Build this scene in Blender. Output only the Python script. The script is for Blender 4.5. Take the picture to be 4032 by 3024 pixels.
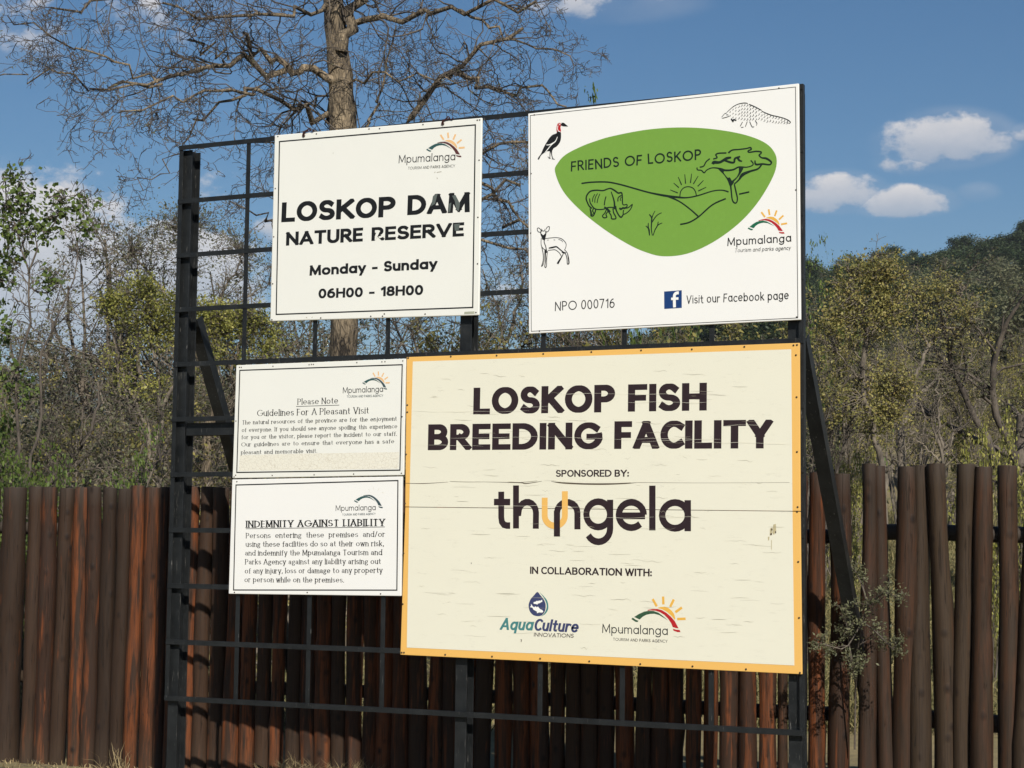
import bpy, math, random
import numpy as np
from mathutils import Vector, Matrix
from mathutils.geometry import tessellate_polygon

for o in list(bpy.data.objects): bpy.data.objects.remove(o)
S = bpy.context.scene
COL = S.collection
R = math.radians

# ------------------------------------------------------------------ camera
CAM = np.array([7.89989649, -10.92617026, 1.12878546])
YAW, PITCH, ROLL, FPX = 0.44347154, 0.08693225, 0.0112332, 7267.0
_cy, _sy, _cp, _sp, _cr, _sr = math.cos(YAW), math.sin(YAW), math.cos(PITCH), math.sin(PITCH), math.cos(ROLL), math.sin(ROLL)
CF = np.array([-_sy*_cp, _cy*_cp, _sp])
_r = np.array([_cy, _sy, 0.0]); _u = np.cross(_r, CF)
CR = _cr*_r + _sr*_u
CU = -_sr*_r + _cr*_u
cam_d = bpy.data.cameras.new('camera'); cam = bpy.data.objects.new('camera', cam_d); COL.objects.link(cam)
cam_d.sensor_width = 36.0; cam_d.lens = FPX/4032*36.0
cam_d.clip_start = 0.1; cam_d.clip_end = 12000
cam.matrix_world = Matrix(((CR[0], CU[0], -CF[0], CAM[0]), (CR[1], CU[1], -CF[1], CAM[1]), (CR[2], CU[2], -CF[2], CAM[2]), (0, 0, 0, 1)))
S.camera = cam
HAZE = 0.00022
FH = np.array([-_sy, _cy]); RH = np.array([_cy, _sy])          # horizontal forward and right

def ray(x, y):
    d = CF*FPX + CR*(x-2016) - CU*(y-1512)
    return d/np.linalg.norm(d)
def at_y(x, y, Y=0.0):                                         # where a sight line meets the vertical plane y = Y
    d = ray(x, y); return CAM + d*(Y-CAM[1])/d[1]
def at_d(x, y, D):
    d = ray(x, y); return CAM + d*D/(d@CF)

# ------------------------------------------------------------------ sun, sky, exposure
SUN = Vector((0.80, -1.0, 0.86)).normalized()                  # towards the sun
sun_d = bpy.data.lights.new('sun', 'SUN'); sun = bpy.data.objects.new('sun', sun_d); COL.objects.link(sun)
sun_d.energy = 5.0; sun_d.angle = R(0.55); sun_d.color = (1.0, 0.95, 0.87)
sun.rotation_euler = SUN.to_track_quat('Z', 'Y').to_euler()
sun.location = (20, -20, 25)
S.view_settings.view_transform = 'Standard'; S.view_settings.look = 'None'
S.view_settings.gamma = 1.0; S.view_settings.exposure = 0.10; S.view_settings.use_curve_mapping = False
S.render.engine = 'CYCLES'
S.cycles.max_bounces = 6; S.cycles.diffuse_bounces = 3; S.cycles.transmission_bounces = 3; S.cycles.volume_bounces = 0

W = bpy.data.worlds.new('World'); S.world = W; W.use_nodes = True
nt = W.node_tree; N = nt.nodes; LK = nt.links
for n in list(N): N.remove(n)
def nd(t, **k):
    n = N.new(t)
    for a, b in k.items(): setattr(n, a, b)
    return n
def mth(op, a, b=None, c=None, clamp=False):
    n = N.new('ShaderNodeMath'); n.operation = op; n.use_clamp = clamp
    for i, v in enumerate((a, b, c)):
        if v is None: continue
        if isinstance(v, (int, float)): n.inputs[i].default_value = v
        else: LK.new(v, n.inputs[i])
    return n.outputs[0]
sky = nd('ShaderNodeTexSky', sky_type='NISHITA', sun_disc=False)
sky.sun_elevation = math.asin(SUN.z); sky.sun_rotation = math.atan2(SUN.x, SUN.y)
sky.air_density = 1.25; sky.dust_density = 0.1; sky.ozone_density = 5.0; sky.altitude = 900
tc = nd('ShaderNodeTexCoord'); sep = nd('ShaderNodeSeparateXYZ'); LK.new(tc.outputs['Generated'], sep.inputs[0])
az = mth('ARCTAN2', mth('MULTIPLY', sep.outputs[0], -1.0), sep.outputs[1])          # 0 looks along +Y, positive to the left
el = mth('ARCSINE', sep.outputs[2])
cmb = nd('ShaderNodeCombineXYZ'); LK.new(az, cmb.inputs[0]); LK.new(el, cmb.inputs[1])
def noise(scale, detail, rough=.55, off=0.0):
    n = nd('ShaderNodeTexNoise'); n.inputs['Scale'].default_value = scale; n.inputs['Detail'].default_value = detail
    n.inputs['Roughness'].default_value = rough
    mp = nd('ShaderNodeMapping'); mp.inputs['Location'].default_value = (off, off*.7, off*.3)
    mp.inputs['Scale'].default_value = (1, 1.5, 1)
    LK.new(cmb.outputs[0], mp.inputs[0]); LK.new(mp.outputs[0], n.inputs['Vector']); return n.outputs['Fac']
nz = noise(24, 8, .62); nz2 = noise(5, 5, .55, 3.3); nz3 = noise(55, 6, .6, 8.1)
# cumulus banks, given by azimuth, elevation, half-width, half-height (radians), density
def azel(x, y):
    d = ray(x, y); return math.atan2(-d[0], d[1]), math.asin(d[2])
CL = []
def cloud(x, y, wx, wy, dens=1.0): a, e = azel(x, y); CL.append((a, e, wx/FPX, wy/FPX, dens))
cloud(3720, 560, 270, 125, 2.1); cloud(3590, 640, 120, 50, .8); cloud(3290, 765, 195, 92, 2.1); cloud(3560, 800, 205, 70, 1.9); cloud(3850, 760, 60, 30, .45)
cloud(2380, 20, 330, 75, .8); cloud(4020, 530, 70, 30, .45)
cloud(80, 1130, 680, 450, 2.8); cloud(640, 1130, 460, 300, 2.3); cloud(300, 760, 170, 90, .7); cloud(950, 760, 220, 75, .75)
cloud(150, 1280, 620, 150, 1.3); cloud(60, 90, 330, 170, .42); cloud(650, 60, 260, 90, .22); cloud(1050, 900, 160, 60, .6); cloud(1980, 1150, 260, 70, .55)
rng0 = random.Random(4)
for i in range(34):                                            # the same fair-weather cumulus goes on round the sky
    a = rng0.uniform(-math.pi, math.pi)
    if abs(a - YAW) < .33: continue
    CL.append((a, rng0.uniform(.03, .42), rng0.uniform(.03, .08), rng0.uniform(.012, .03), rng0.uniform(.5, 1)))
mask = None; under = None
for a, e, wa, we, de in CL:
    dx = mth('DIVIDE', mth('SUBTRACT', az, a), wa); dy = mth('DIVIDE', mth('SUBTRACT', el, e), we); dy = mth('MINIMUM', dy, mth('MULTIPLY', dy, 1.25))
    r2 = mth('ADD', mth('MULTIPLY', dx, dx), mth('MULTIPLY', dy, dy))
    m = mth('MULTIPLY', mth('SUBTRACT', 1.0, r2, clamp=False), de)
    m = mth('MAXIMUM', m, -1.5)
    lit = mth('MULTIPLY_ADD', dy, .5, .5, clamp=True)
    if mask is None: mask = m; under = lit
    else:
        g = mth('GREATER_THAN', m, mask)
        under = mth('ADD', mth('MULTIPLY', g, lit), mth('MULTIPLY', mth('SUBTRACT', 1.0, g), under))
        mask = mth('MAXIMUM', mask, m)
nn = mth('ADD', mth('MULTIPLY', mth('SUBTRACT', nz, .5), 6.0), mth('MULTIPLY', mth('SUBTRACT', nz3, .5), 3.2))
mm = mth('ADD', mask, nn)
mr = nd('ShaderNodeMapRange'); mr.interpolation_type = 'SMOOTHSTEP'
mr.inputs['From Min'].default_value = 0.0; mr.inputs['From Max'].default_value = 1.35; LK.new(mm, mr.inputs['Value'])
gate = nd('ShaderNodeMapRange'); gate.interpolation_type = 'SMOOTHSTEP'
gate.inputs['From Min'].default_value = -.9; gate.inputs['From Max'].default_value = .3; LK.new(mask, gate.inputs['Value'])
fac = mth('MULTIPLY', mth('MULTIPLY', mr.outputs[0], gate.outputs[0]), mth('MULTIPLY_ADD', under, .38, .56))
veil = mth('MULTIPLY', mth('MULTIPLY', mth('SUBTRACT', nz2, .45, clamp=True), 1.2), gate.outputs[0])
cc = nd('ShaderNodeMix', data_type='RGBA'); LK.new(mth('ADD', mth('MULTIPLY', under, .8), mth('MULTIPLY', mth('SUBTRACT', nz3, .4), .8), clamp=True), cc.inputs['Factor'])
cc.inputs[6].default_value = (6.0, 6.7, 8.0, 1); cc.inputs[7].default_value = (12.8, 12.1, 11.7, 1)
mx = nd('ShaderNodeMix', data_type='RGBA'); LK.new(mth('MAXIMUM', fac, veil), mx.inputs['Factor'])
hs = nd('ShaderNodeHueSaturation'); hs.inputs['Saturation'].default_value = 1.2; LK.new(sky.outputs[0], hs.inputs['Color']); LK.new(hs.outputs[0], mx.inputs[6]); LK.new(cc.outputs[2], mx.inputs[7])
bg = nd('ShaderNodeBackground'); bg.inputs['Strength'].default_value = 0.062; LK.new(mx.outputs[2], bg.inputs['Color'])
ow = nd('ShaderNodeOutputWorld'); LK.new(bg.outputs[0], ow.inputs[0])

# ------------------------------------------------------------------ object helpers
def thing(name, label, cat, loc=(0, 0, 0), group=None):
    o = bpy.data.objects.new(name, None); COL.objects.link(o); o.location = loc; o.empty_display_size = .1
    o['label'] = label; o['category'] = cat
    if group: o['group'] = group
    return o
def mesh(name, V, F, m, smooth=False):
    me = bpy.data.meshes.new(name); me.from_pydata([tuple(map(float, v)) for v in V], [], [tuple(f) for f in F])
    if m: me.materials.append(m)
    if smooth: me.polygons.foreach_set('use_smooth', [True]*len(me.polygons))
    me.update(); return me
def quads(name, V, Q, m, smooth=False):                        # fast path: numpy vertices and quads
    me = bpy.data.meshes.new(name); V = np.asarray(V, np.float32); Q = np.asarray(Q, np.int32)
    me.vertices.add(len(V)); me.vertices.foreach_set('co', V.ravel())
    me.loops.add(Q.size); me.loops.foreach_set('vertex_index', Q.ravel())
    me.polygons.add(len(Q)); me.polygons.foreach_set('loop_start', np.arange(len(Q), dtype=np.int32)*4)
    me.polygons.foreach_set('loop_total', np.full(len(Q), 4, np.int32))
    if smooth: me.polygons.foreach_set('use_smooth', np.ones(len(Q), bool))
    if m: me.materials.append(m)
    me.update(calc_edges=True); return me
def put(name, me, parent=None, loc=None, rot=None, scale=None, **kw):
    o = bpy.data.objects.new(name, me); COL.objects.link(o)
    if parent: o.parent = parent
    if loc is not None: o.location = loc
    if rot is not None: o.rotation_euler = rot
    if scale is not None: o.scale = scale
    for k, v in kw.items(): o[k] = v
    return o
def box_vf(x0, x1, y0, y1, z0, z1, base=0):
    V = [(x0, y0, z0), (x1, y0, z0), (x1, y1, z0), (x0, y1, z0), (x0, y0, z1), (x1, y0, z1), (x1, y1, z1), (x0, y1, z1)]
    F = [(0, 3, 2, 1), (4, 5, 6, 7), (0, 1, 5, 4), (1, 2, 6, 5), (2, 3, 7, 6), (3, 0, 4, 7)]
    return V, [tuple(i+base for i in f) for f in F]
def boxes(name, L, m, parent=None, bev=0.0, **kw):
    V, F = [], []
    for b in L:
        v, f = box_vf(*b, base=len(V)); V += v; F += f
    o = put(name, mesh(name, V, F, m), parent, **kw)
    if bev:
        md = o.modifiers.new('bevel', 'BEVEL'); md.width = bev; md.segments = 2; md.limit_method = 'ANGLE'
    return o

# ------------------------------------------------------------------ materials
def newmat(name):
    m = bpy.data.materials.new(name); m.use_nodes = True; t = m.node_tree; b = t.nodes['Principled BSDF']
    return m, t, b
def tnode(t, ty, **k):
    n = t.nodes.new(ty)
    for a, b in k.items():
        if a.startswith('i_'): n.inputs[a[2:].replace('_', ' ')].default_value = b
        else: setattr(n, a, b)
    return n
def ramp(t, src, stops):
    r = t.nodes.new('ShaderNodeValToRGB'); cr = r.color_ramp
    while len(cr.elements) < len(stops): cr.elements.new(.5)
    for e, (p, c) in zip(cr.elements, stops): e.position = p; e.color = (*c, 1)
    t.links.new(src, r.inputs[0]); return r.outputs[0]
def coords(t, scale=(1, 1, 1), which='Object', loc=None):
    c = t.nodes.new('ShaderNodeTexCoord'); mp = t.nodes.new('ShaderNodeMapping'); mp.inputs['Scale'].default_value = scale
    t.links.new(c.outputs[which], mp.inputs[0])
    if loc is not None: t.links.new(loc, mp.inputs['Location'])
    return mp.outputs[0]
def tnoise(t, vec, scale, detail=4, rough=.55):
    n = tnode(t, 'ShaderNodeTexNoise', i_Scale=scale, i_Detail=detail, i_Roughness=rough); t.links.new(vec, n.inputs['Vector']); return n.outputs['Fac']
def bump(t, b, src, strength=.3, dist=.01):
    n = tnode(t, 'ShaderNodeBump', i_Strength=strength, i_Distance=dist); t.links.new(src, n.inputs['Height']); t.links.new(n.outputs[0], b.inputs['Normal'])
def mixc(t, f, a, b, mode='MIX'):
    n = t.nodes.new('ShaderNodeMix'); n.data_type = 'RGBA'; n.blend_type = mode
    for i, v in ((0, f), (6, a), (7, b)):
        if isinstance(v, (int, float)): n.inputs[i].default_value = v
        elif isinstance(v, tuple): n.inputs[i].default_value = (*v, 1)
        else: t.links.new(v, n.inputs[i])
    return n.outputs[2]
def tmath(t, op, a, b=None, c=None, clamp=False):
    n = t.nodes.new('ShaderNodeMath'); n.operation = op; n.use_clamp = clamp
    for i, v in enumerate((a, b, c)):
        if v is None: continue
        if isinstance(v, (int, float)): n.inputs[i].default_value = v
        else: t.links.new(v, n.inputs[i])
    return n.outputs[0]

def m_board(name, col, dirt=.06, rough=.45, cracks=False):
    m, t, b = newmat(name); v = coords(t)
    n1 = tnoise(t, v, 2.2, 6); n2 = tnoise(t, v, 40, 4)
    f = tmath(t, 'MULTIPLY_ADD', tmath(t, 'SUBTRACT', n1, .5), dirt*3.0, tmath(t, 'MULTIPLY', n2, dirt), clamp=True)
    c = mixc(t, f, col, tuple(x*.62 for x in col))
    if cracks:                                                 # weathered vinyl: fine horizontal splits
        v2 = coords(t, (1.0, 1, 14)); w = tnoise(t, v2, 6.5, 5, .5)
        thin = tmath(t, 'SUBTRACT', 1.0, tmath(t, 'MULTIPLY', tmath(t, 'ABSOLUTE', tmath(t, 'SUBTRACT', w, .5)), 130), clamp=True)
        gate = tmath(t, 'MULTIPLY', tmath(t, 'SUBTRACT', tnoise(t, coords(t, (1.3, 1, 5)), 5.5, 3), .53, clamp=True), 9, clamp=True)
        k = tmath(t, 'MULTIPLY', thin, gate)
        c = mixc(t, tmath(t, 'MULTIPLY', k, .55), c, (.30, .27, .20)); bump(t, b, k, .25, -.002)
    else: bump(t, b, n2, .06, .002)
    t.links.new(c, b.inputs['Base Color']); b.inputs['Roughness'].default_value = rough
    return m
def m_ink(name, col, wear=.12, rough=.5):
    m, t, b = newmat(name); v = coords(t); n = tnoise(t, v, 30, 5)
    c = mixc(t, tmath(t, 'MULTIPLY', tmath(t, 'SUBTRACT', n, .5, clamp=True), wear*6, clamp=True), col, tuple(min(1, x*1.5+.02) for x in col))
    t.links.new(c, b.inputs['Base Color']); b.inputs['Roughness'].default_value = rough; b.inputs['Specular IOR Level'].default_value = .15; return m
WHITE = m_board('cream_painted_board', (.765, .76, .695)); WHITE2 = m_board('white_painted_board', (.80, .79, .75), .03)
SHEET = m_board('cream_vinyl', (.74, .715, .58), .05, .5, True); YEL = m_board('orange_yellow_vinyl', (.78, .45, .115), .05)
CRAZE = None
INK = m_ink('black_lettering', (.012, .013, .014)); INKB = m_ink('brown_black_lettering', (.028, .017, .020), .1)
GREEN = m_ink('leaf_green_print', (.165, .32, .052), .05); DKG = m_ink('dark_line_print', (.010, .022, .014))
TEAL = m_ink('teal_print', (.06, .20, .20)); NAVY = m_ink('navy_print', (.045, .055, .13)); BLUE = m_ink('blue_print', (.012, .045, .16))
DGREEN = m_ink('forest_green_print', (.035, .085, .045)); GRN2 = m_ink('emerald_print', (.012, .12, .06)); RED = m_ink('red_print', (.42, .018, .022))
MAROON = m_ink('faded_maroon_print', (.10, .035, .035)); TEALD = m_ink('faded_teal_print', (.03, .085, .085)); SLATE = m_ink('faded_slate_print', (.045, .075, .085))
ORANGE = m_ink('sun_yellow_print', (.72, .40, .07)); PEACH = m_ink('faded_orange_print', (.75, .46, .22)); PALE = m_ink('faded_pale_print', (.66, .62, .50)); FBW = m_ink('white_print', (.8, .8, .76))
STAIN = m_ink('brown_stain', (.46, .40, .24)); CRK = m_ink('crack_line', (.36, .33, .25)); PEEL = m_ink('peeled_paint', (.70, .67, .55))

def m_steel():
    m, t, b = newmat('black_painted_steel'); v = coords(t)
    n = tnoise(t, v, 9, 6, .65); n2 = tnoise(t, coords(t, (14, 14, 1.5)), 6, 5, .7)
    c = ramp(t, n, [(.3, (.007, .008, .0085)), (.62, (.016, .0175, .018)), (.8, (.032, .033, .032))])
    c = mixc(t, tmath(t, 'MULTIPLY', tmath(t, 'SUBTRACT', n2, .62, clamp=True), 7, clamp=True), c, (.22, .21, .19))
    t.links.new(c, b.inputs['Base Color']); b.inputs['Roughness'].default_value = .45; b.inputs['Specular IOR Level'].default_value = .3; bump(t, b, n, .15, .003); return m
STEEL = m_steel()
def m_screw():
    m, t, b = newmat('dark_screw_metal'); b.inputs['Base Color'].default_value = (.07, .055, .04, 1); b.inputs['Metallic'].default_value = .6; b.inputs['Roughness'].default_value = .45; return m
SCREW = m_screw()
def m_pole(name, cols, streak):
    m, t, b = newmat(name)
    oi = t.nodes.new('ShaderNodeObjectInfo'); rnd = oi.outputs['Random']
    off = t.nodes.new('ShaderNodeCombineXYZ'); t.links.new(tmath(t, 'MULTIPLY', rnd, 37.0), off.inputs[0]); t.links.new(tmath(t, 'MULTIPLY', rnd, 91.0), off.inputs[2])
    v = coords(t, (1, 1, 3.2), loc=off.outputs[0]); vf = coords(t, (1, 1, .8), loc=off.outputs[0]); vk = coords(t, (1, 1, 24), loc=off.outputs[0])
    big = tnoise(t, v, 1.5, 4, .6); fine = tnoise(t, vf, 8, 5, .7)
    base = ramp(t, rnd, [(i/(len(cols)-1), c) for i, c in enumerate(cols)])
    f = tmath(t, 'MULTIPLY', tmath(t, 'SUBTRACT', tmath(t, 'ADD', big, tmath(t, 'MULTIPLY', tmath(t, 'SUBTRACT', rnd, .5), .30)), .50, clamp=True), streak, clamp=True)
    c = mixc(t, f, base, (.15, .045, .014))
    c = mixc(t, tmath(t, 'MULTIPLY', tmath(t, 'SUBTRACT', fine, .46, clamp=True), 3.4, clamp=True), c, (.018, .012, .009))
    ck = tnoise(t, coords(t, (1, 1, .35), loc=off.outputs[0]), 5.5, 2, .5)
    ck = tmath(t, 'SUBTRACT', 1.0, tmath(t, 'MULTIPLY', tmath(t, 'ABSOLUTE', tmath(t, 'SUBTRACT', ck, .5)), 42), clamp=True)
    ck = tmath(t, 'MULTIPLY', ck, tmath(t, 'GREATER_THAN', tnoise(t, coords(t, (1, 1, 4), loc=off.outputs[0]), 1.3, 2), .53))
    c = mixc(t, tmath(t, 'MULTIPLY', ck, .85), c, (.006, .005, .004))
    sz = t.nodes.new('ShaderNodeSeparateXYZ'); t.links.new(coords(t), sz.inputs[0])
    low = tmath(t, 'MULTIPLY', tmath(t, 'SUBTRACT', .16, sz.outputs[2], clamp=True), 4.5, clamp=True); hi_ = tmath(t, 'MULTIPLY', tmath(t, 'SUBTRACT', sz.outputs[2], .93, clamp=True), 7, clamp=True)
    c = mixc(t, tmath(t, 'MULTIPLY', low, tmath(t, 'MULTIPLY', big, 1.2), clamp=True), c, (.075, .052, .034)); c = mixc(t, hi_, c, (.060, .048, .038))
    kn = tnode(t, 'ShaderNodeTexVoronoi', i_Scale=.75); t.links.new(vk, kn.inputs['Vector'])
    sk = t.nodes.new('ShaderNodeSeparateColor'); t.links.new(kn.outputs['Color'], sk.inputs[0])
    knot = tmath(t, 'MULTIPLY', tmath(t, 'SUBTRACT', 1.0, tmath(t, 'MULTIPLY', kn.outputs['Distance'], 3.4), clamp=True), tmath(t, 'GREATER_THAN', sk.outputs[0], .55))
    c = mixc(t, tmath(t, 'MULTIPLY', knot, 1.2, clamp=True), c, (.014, .009, .007))
    c = mixc(t, tmath(t, 'MULTIPLY', tmath(t, 'SUBTRACT', tnoise(t, coords(t, (1, 1, 5), loc=off.outputs[0]), .9, 4), .55, clamp=True), 2.2, clamp=True), c, (.034, .025, .018))
    t.links.new(c, b.inputs['Base Color']); b.inputs['Roughness'].default_value = .62; b.inputs['Specular IOR Level'].default_value = .18
    h = tmath(t, 'SUBTRACT', tmath(t, 'ADD', fine, tmath(t, 'MULTIPLY', knot, 1.5)), tmath(t, 'MULTIPLY', ck, 2.0)); bump(t, b, h, .45, .006); return m
POLE_L = m_pole('varnished_pole_wood', [(.026, .015, .009), (.046, .024, .013), (.030, .015, .009), (.055, .022, .010), (.036, .021, .013), (.050, .018, .009)], 6.5)
POLE_R = m_pole('weathered_shaded_pole_wood', [(.036, .023, .014), (.052, .034, .020), (.032, .019, .012), (.047, .030, .018)], .9)  # weathered wood; duller grey-brown also carries the right section's shade in its colour
def m_endgrain():
    m, t, b = newmat('cut_pole_end'); v = coords(t); n = tnoise(t, v, 30, 4)
    t.links.new(ramp(t, n, [(.3, (.10, .065, .04)), (.7, (.26, .19, .13))]), b.inputs['Base Color']); b.inputs['Roughness'].default_value = .9; return m
ENDG = m_endgrain()
def m_bark(name, dark, light, scale=1.0, dist=.03):
    m, t, b = newmat(name); v = coords(t, (1, 1, .22))
    vo = tnode(t, 'ShaderNodeTexVoronoi', i_Scale=34.0*scale, feature='DISTANCE_TO_EDGE'); 
    wn = tnode(t, 'ShaderNodeTexNoise', i_Scale=8.0*scale, i_Detail=4.0); t.links.new(v, wn.inputs['Vector'])
    va = t.nodes.new('ShaderNodeVectorMath'); va.operation = 'MULTIPLY_ADD'; t.links.new(wn.outputs['Color'], va.inputs[0]); va.inputs[1].default_value = (.12, .12, .12); t.links.new(v, va.inputs[2])
    t.links.new(va.outputs[0], vo.inputs['Vector'])
    n = tnoise(t, v, 12*scale, 8, .7)
    h = tmath(t, 'ADD', tmath(t, 'MULTIPLY', tmath(t, 'MULTIPLY', vo.outputs['Distance'], 4, clamp=True), .35), tmath(t, 'MULTIPLY', tmath(t, 'SUBTRACT', n, .22), 2.1))
    lich = tmath(t, 'MULTIPLY', tmath(t, 'SUBTRACT', tnoise(t, coords(t, (1, 1, .6)), 3.2, 5, .6), .5), 1.5)
    c = ramp(t, tmath(t, 'ADD', tmath(t, 'MULTIPLY', h, .6), lich), [(.22, dark), (.5, tuple((a+b_)/2 for a, b_ in zip(dark, light))), (.85, light)])
    t.links.new(c, b.inputs['Base Color']); b.inputs['Roughness'].default_value = .95; bump(t, b, h, .9, dist); return m
BARK = m_bark('rough_brown_bark', (.026, .020, .014), (.40, .31, .20)); TWIG = m_bark('grey_brown_twig_bark', (.05, .040, .032), (.17, .14, .11), 1.0, .004)
TWIG_D = m_bark('grey_thicket_twig', (.075, .062, .048), (.27, .225, .17), 1.0, .004)
def m_leaf(name, cols, trans=.35):
    m, t, b = newmat(name); g = t.nodes.new('ShaderNodeNewGeometry'); r = g.outputs['Random Per Island']
    c = ramp(t, r, [(i/(len(cols)-1), cc_) for i, cc_ in enumerate(cols)])
    v = coords(t); n = tnoise(t, v, 1.6, 3)
    c = mixc(t, tmath(t, 'MULTIPLY', tmath(t, 'SUBTRACT', n, .42, clamp=True), 2.2, clamp=True), c, cols[0])
    t.links.new(c, b.inputs['Base Color']); b.inputs['Roughness'].default_value = .5; b.inputs['Specular IOR Level'].default_value = .22
    tr = t.nodes.new('ShaderNodeBsdfTranslucent'); t.links.new(c, tr.inputs[0]); ms = t.nodes.new('ShaderNodeMixShader'); ms.inputs[0].default_value = trans
    out = t.nodes['Material Output']; t.links.new(b.outputs[0], ms.inputs[1]); t.links.new(tr.outputs[0], ms.inputs[2]); t.links.new(ms.outputs[0], out.inputs[0]); return m
LF_GREEN = m_leaf('fresh_green_leaf', [(.06, .095, .022), (.12, .17, .04), (.20, .26, .06), (.08, .12, .03)])
LF_YEL = m_leaf('yellow_green_leaf', [(.17, .18, .045), (.34, .34, .08), (.52, .47, .14), (.22, .24, .06)])
LF_OLIVE = m_leaf('olive_leaf', [(.14, .14, .05), (.30, .27, .08), (.46, .39, .13), (.20, .20, .065), (.34, .25, .09)])
LF_GREY = m_leaf('dull_grey_green_leaf', [(.095, .10, .055), (.16, .165, .085), (.24, .235, .13)])
LF_HILL = m_leaf('dark_evergreen_leaf', [(.028, .045, .018), (.05, .075, .03), (.085, .105, .04)], .2)
def m_ground():
    m, t, b = newmat('dry_soil_and_grass'); v = coords(t)
    n = tnoise(t, v, .35, 8, .6); n2 = tnoise(t, v, 6, 6, .7)
    c = ramp(t, n, [(.3, (.12, .105, .045)), (.5, (.27, .21, .10)), (.7, (.17, .15, .06))])
    c = mixc(t, tmath(t, 'MULTIPLY', tmath(t, 'SUBTRACT', n2, .5, clamp=True), 3, clamp=True), c, (.10, .07, .04))
    t.links.new(c, b.inputs['Base Color']); b.inputs['Roughness'].default_value = 1; bump(t, b, n2, .6, .08); return m
GROUND = m_ground()
def m_farhill():
    m, t, b = newmat('distant_bush_covered_hill'); v = coords(t)
    n = tnoise(t, v, .03, 8, .7)
    t.links.new(ramp(t, n, [(.35, (.035, .045, .022)), (.55, (.075, .08, .04)), (.7, (.13, .11, .06))]), b.inputs['Base Color']); b.inputs['Roughness'].default_value = 1
    bump(t, b, n, 1, 6); return m
FARHILL = m_farhill()
def m_grass(name, a, b_):
    m, t, b = newmat(name); g = t.nodes.new('ShaderNodeNewGeometry')
    t.links.new(ramp(t, g.outputs['Random Per Island'], [(0, a), (1, b_)]), b.inputs['Base Color']); b.inputs['Roughness'].default_value = .8; return m
STRAW = m_grass('dry_straw', (.16, .11, .05), (.42, .33, .17)); STRAWG = m_grass('half_dry_grass', (.07, .08, .025), (.30, .24, .10))
# ------------------------------------------------------------------ terrain
GZ = -0.675
def ground(x, y):
    x = np.asarray(x, float); y = np.asarray(y, float)
    d = (x-CAM[0])*FH[0] + (y-CAM[1])*FH[1]; l = (x-CAM[0])*RH[0] + (y-CAM[1])*RH[1]
    a = l/np.maximum(d, 1.0)
    def ss(v): v = np.clip(v, 0, 1); return v*v*(3-2*v)
    side = ss((a + .06)/.22)                                   # the slope rises on the right
    e = np.clip(d-16.5, 0, 215)
    rise = .085*e + .00034*e*e
    ridge = 1 - .55*ss((d-235)/160)
    h = side*(rise*(.99+.10*ss((a-.16)/.14)))*ridge
    h = h + (1-side)*np.clip(d-22, 0, 120)*.012
    h = h + .10*np.sin(x*.7)*np.sin(y*.45+1)*ss((d-20)/20)
    return GZ + h
def gz(x, y): return float(ground(x, y))
def spot(px, D):                                               # a ground point D metres ahead, in the direction of pixel column px
    l = (px-2016)/FPX*D
    x = CAM[0] + FH[0]*D + RH[0]*l; y = CAM[1] + FH[1]*D + RH[1]*l
    return x, y, gz(x, y)
ds = np.concatenate([np.linspace(-60, 10, 12), np.linspace(11, 60, 50), np.geomspace(62, 400, 70), np.geomspace(430, 2600, 18)])
aa = np.concatenate([np.linspace(-1, -.36, 16), np.linspace(-.35, .45, 110), np.linspace(.46, 1, 14)])
V = []; nA = len(aa)
for d in ds:
    w = max(abs(d), 60) if d < 60 else d
    for a in aa:
        l = a*(max(d, 0)+ (60 if d < 60 else 60*60/d))*1.0
        x = CAM[0]+FH[0]*d+RH[0]*l; y = CAM[1]+FH[1]*d+RH[1]*l
        V.append((x, y, gz(x, y)))
F = [(i*nA+j, i*nA+j+1, (i+1)*nA+j+1, (i+1)*nA+j) for i in range(len(ds)-1) for j in range(nA-1)]
put('ground', mesh('ground', V, F, GROUND, True), kind='structure')

# far ranges of hills
def hill_ridge(name, D, cols, tops, depth, seed, mat):
    rg = np.random.default_rng(seed); V = []; n = 160; rows = 8
    pxs = np.linspace(cols[0], cols[1], n); yy = np.interp(pxs, [c for c, _ in tops], [t for _, t in tops])
    ph = rg.uniform(0, 6, 5)
    for k in range(rows):
        s = k/(rows-1)
        for px, ty in zip(pxs, yy):
            h = (2150-ty)/FPX*D + 1.13 + D*.0012*sum(math.sin(px*.011*(j+1)*1.7+ph[j])/(j+1) for j in range(5))
            dd = D + depth*(s-.5)*2
            z = GZ-2 + (h-GZ+2)*math.sin(s*math.pi*.5)**.8 if k < rows else 0
            l = (px-2016)/FPX*dd
            V.append((CAM[0]+FH[0]*dd+RH[0]*l, CAM[1]+FH[1]*dd+RH[1]*l, z + (rg.uniform(-1, 1)*D*.0012 if k > 2 else 0)))
    F = [(i*n+j, i*n+j+1, (i+1)*n+j+1, (i+1)*n+j) for i in range(rows-1) for j in range(n-1)]
    put(name, mesh(name, V, F, mat, True), kind='structure')
hill_ridge('hill', 900, (-2600, 2900), [(-2600, 1500), (-400, 1395), (0, 1375), (400, 1450), (700, 1480), (1150, 1380), (1450, 1345), (1700, 1370), (2100, 1480), (2900, 1300)], 200, 3, FARHILL)
hill_ridge('hill', 1400, (-3000, 6500), [(-3000, 1450), (0, 1420), (900, 1400), (1300, 1330), (2000, 1400), (6500, 1500)], 280, 8, FARHILL)

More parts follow.
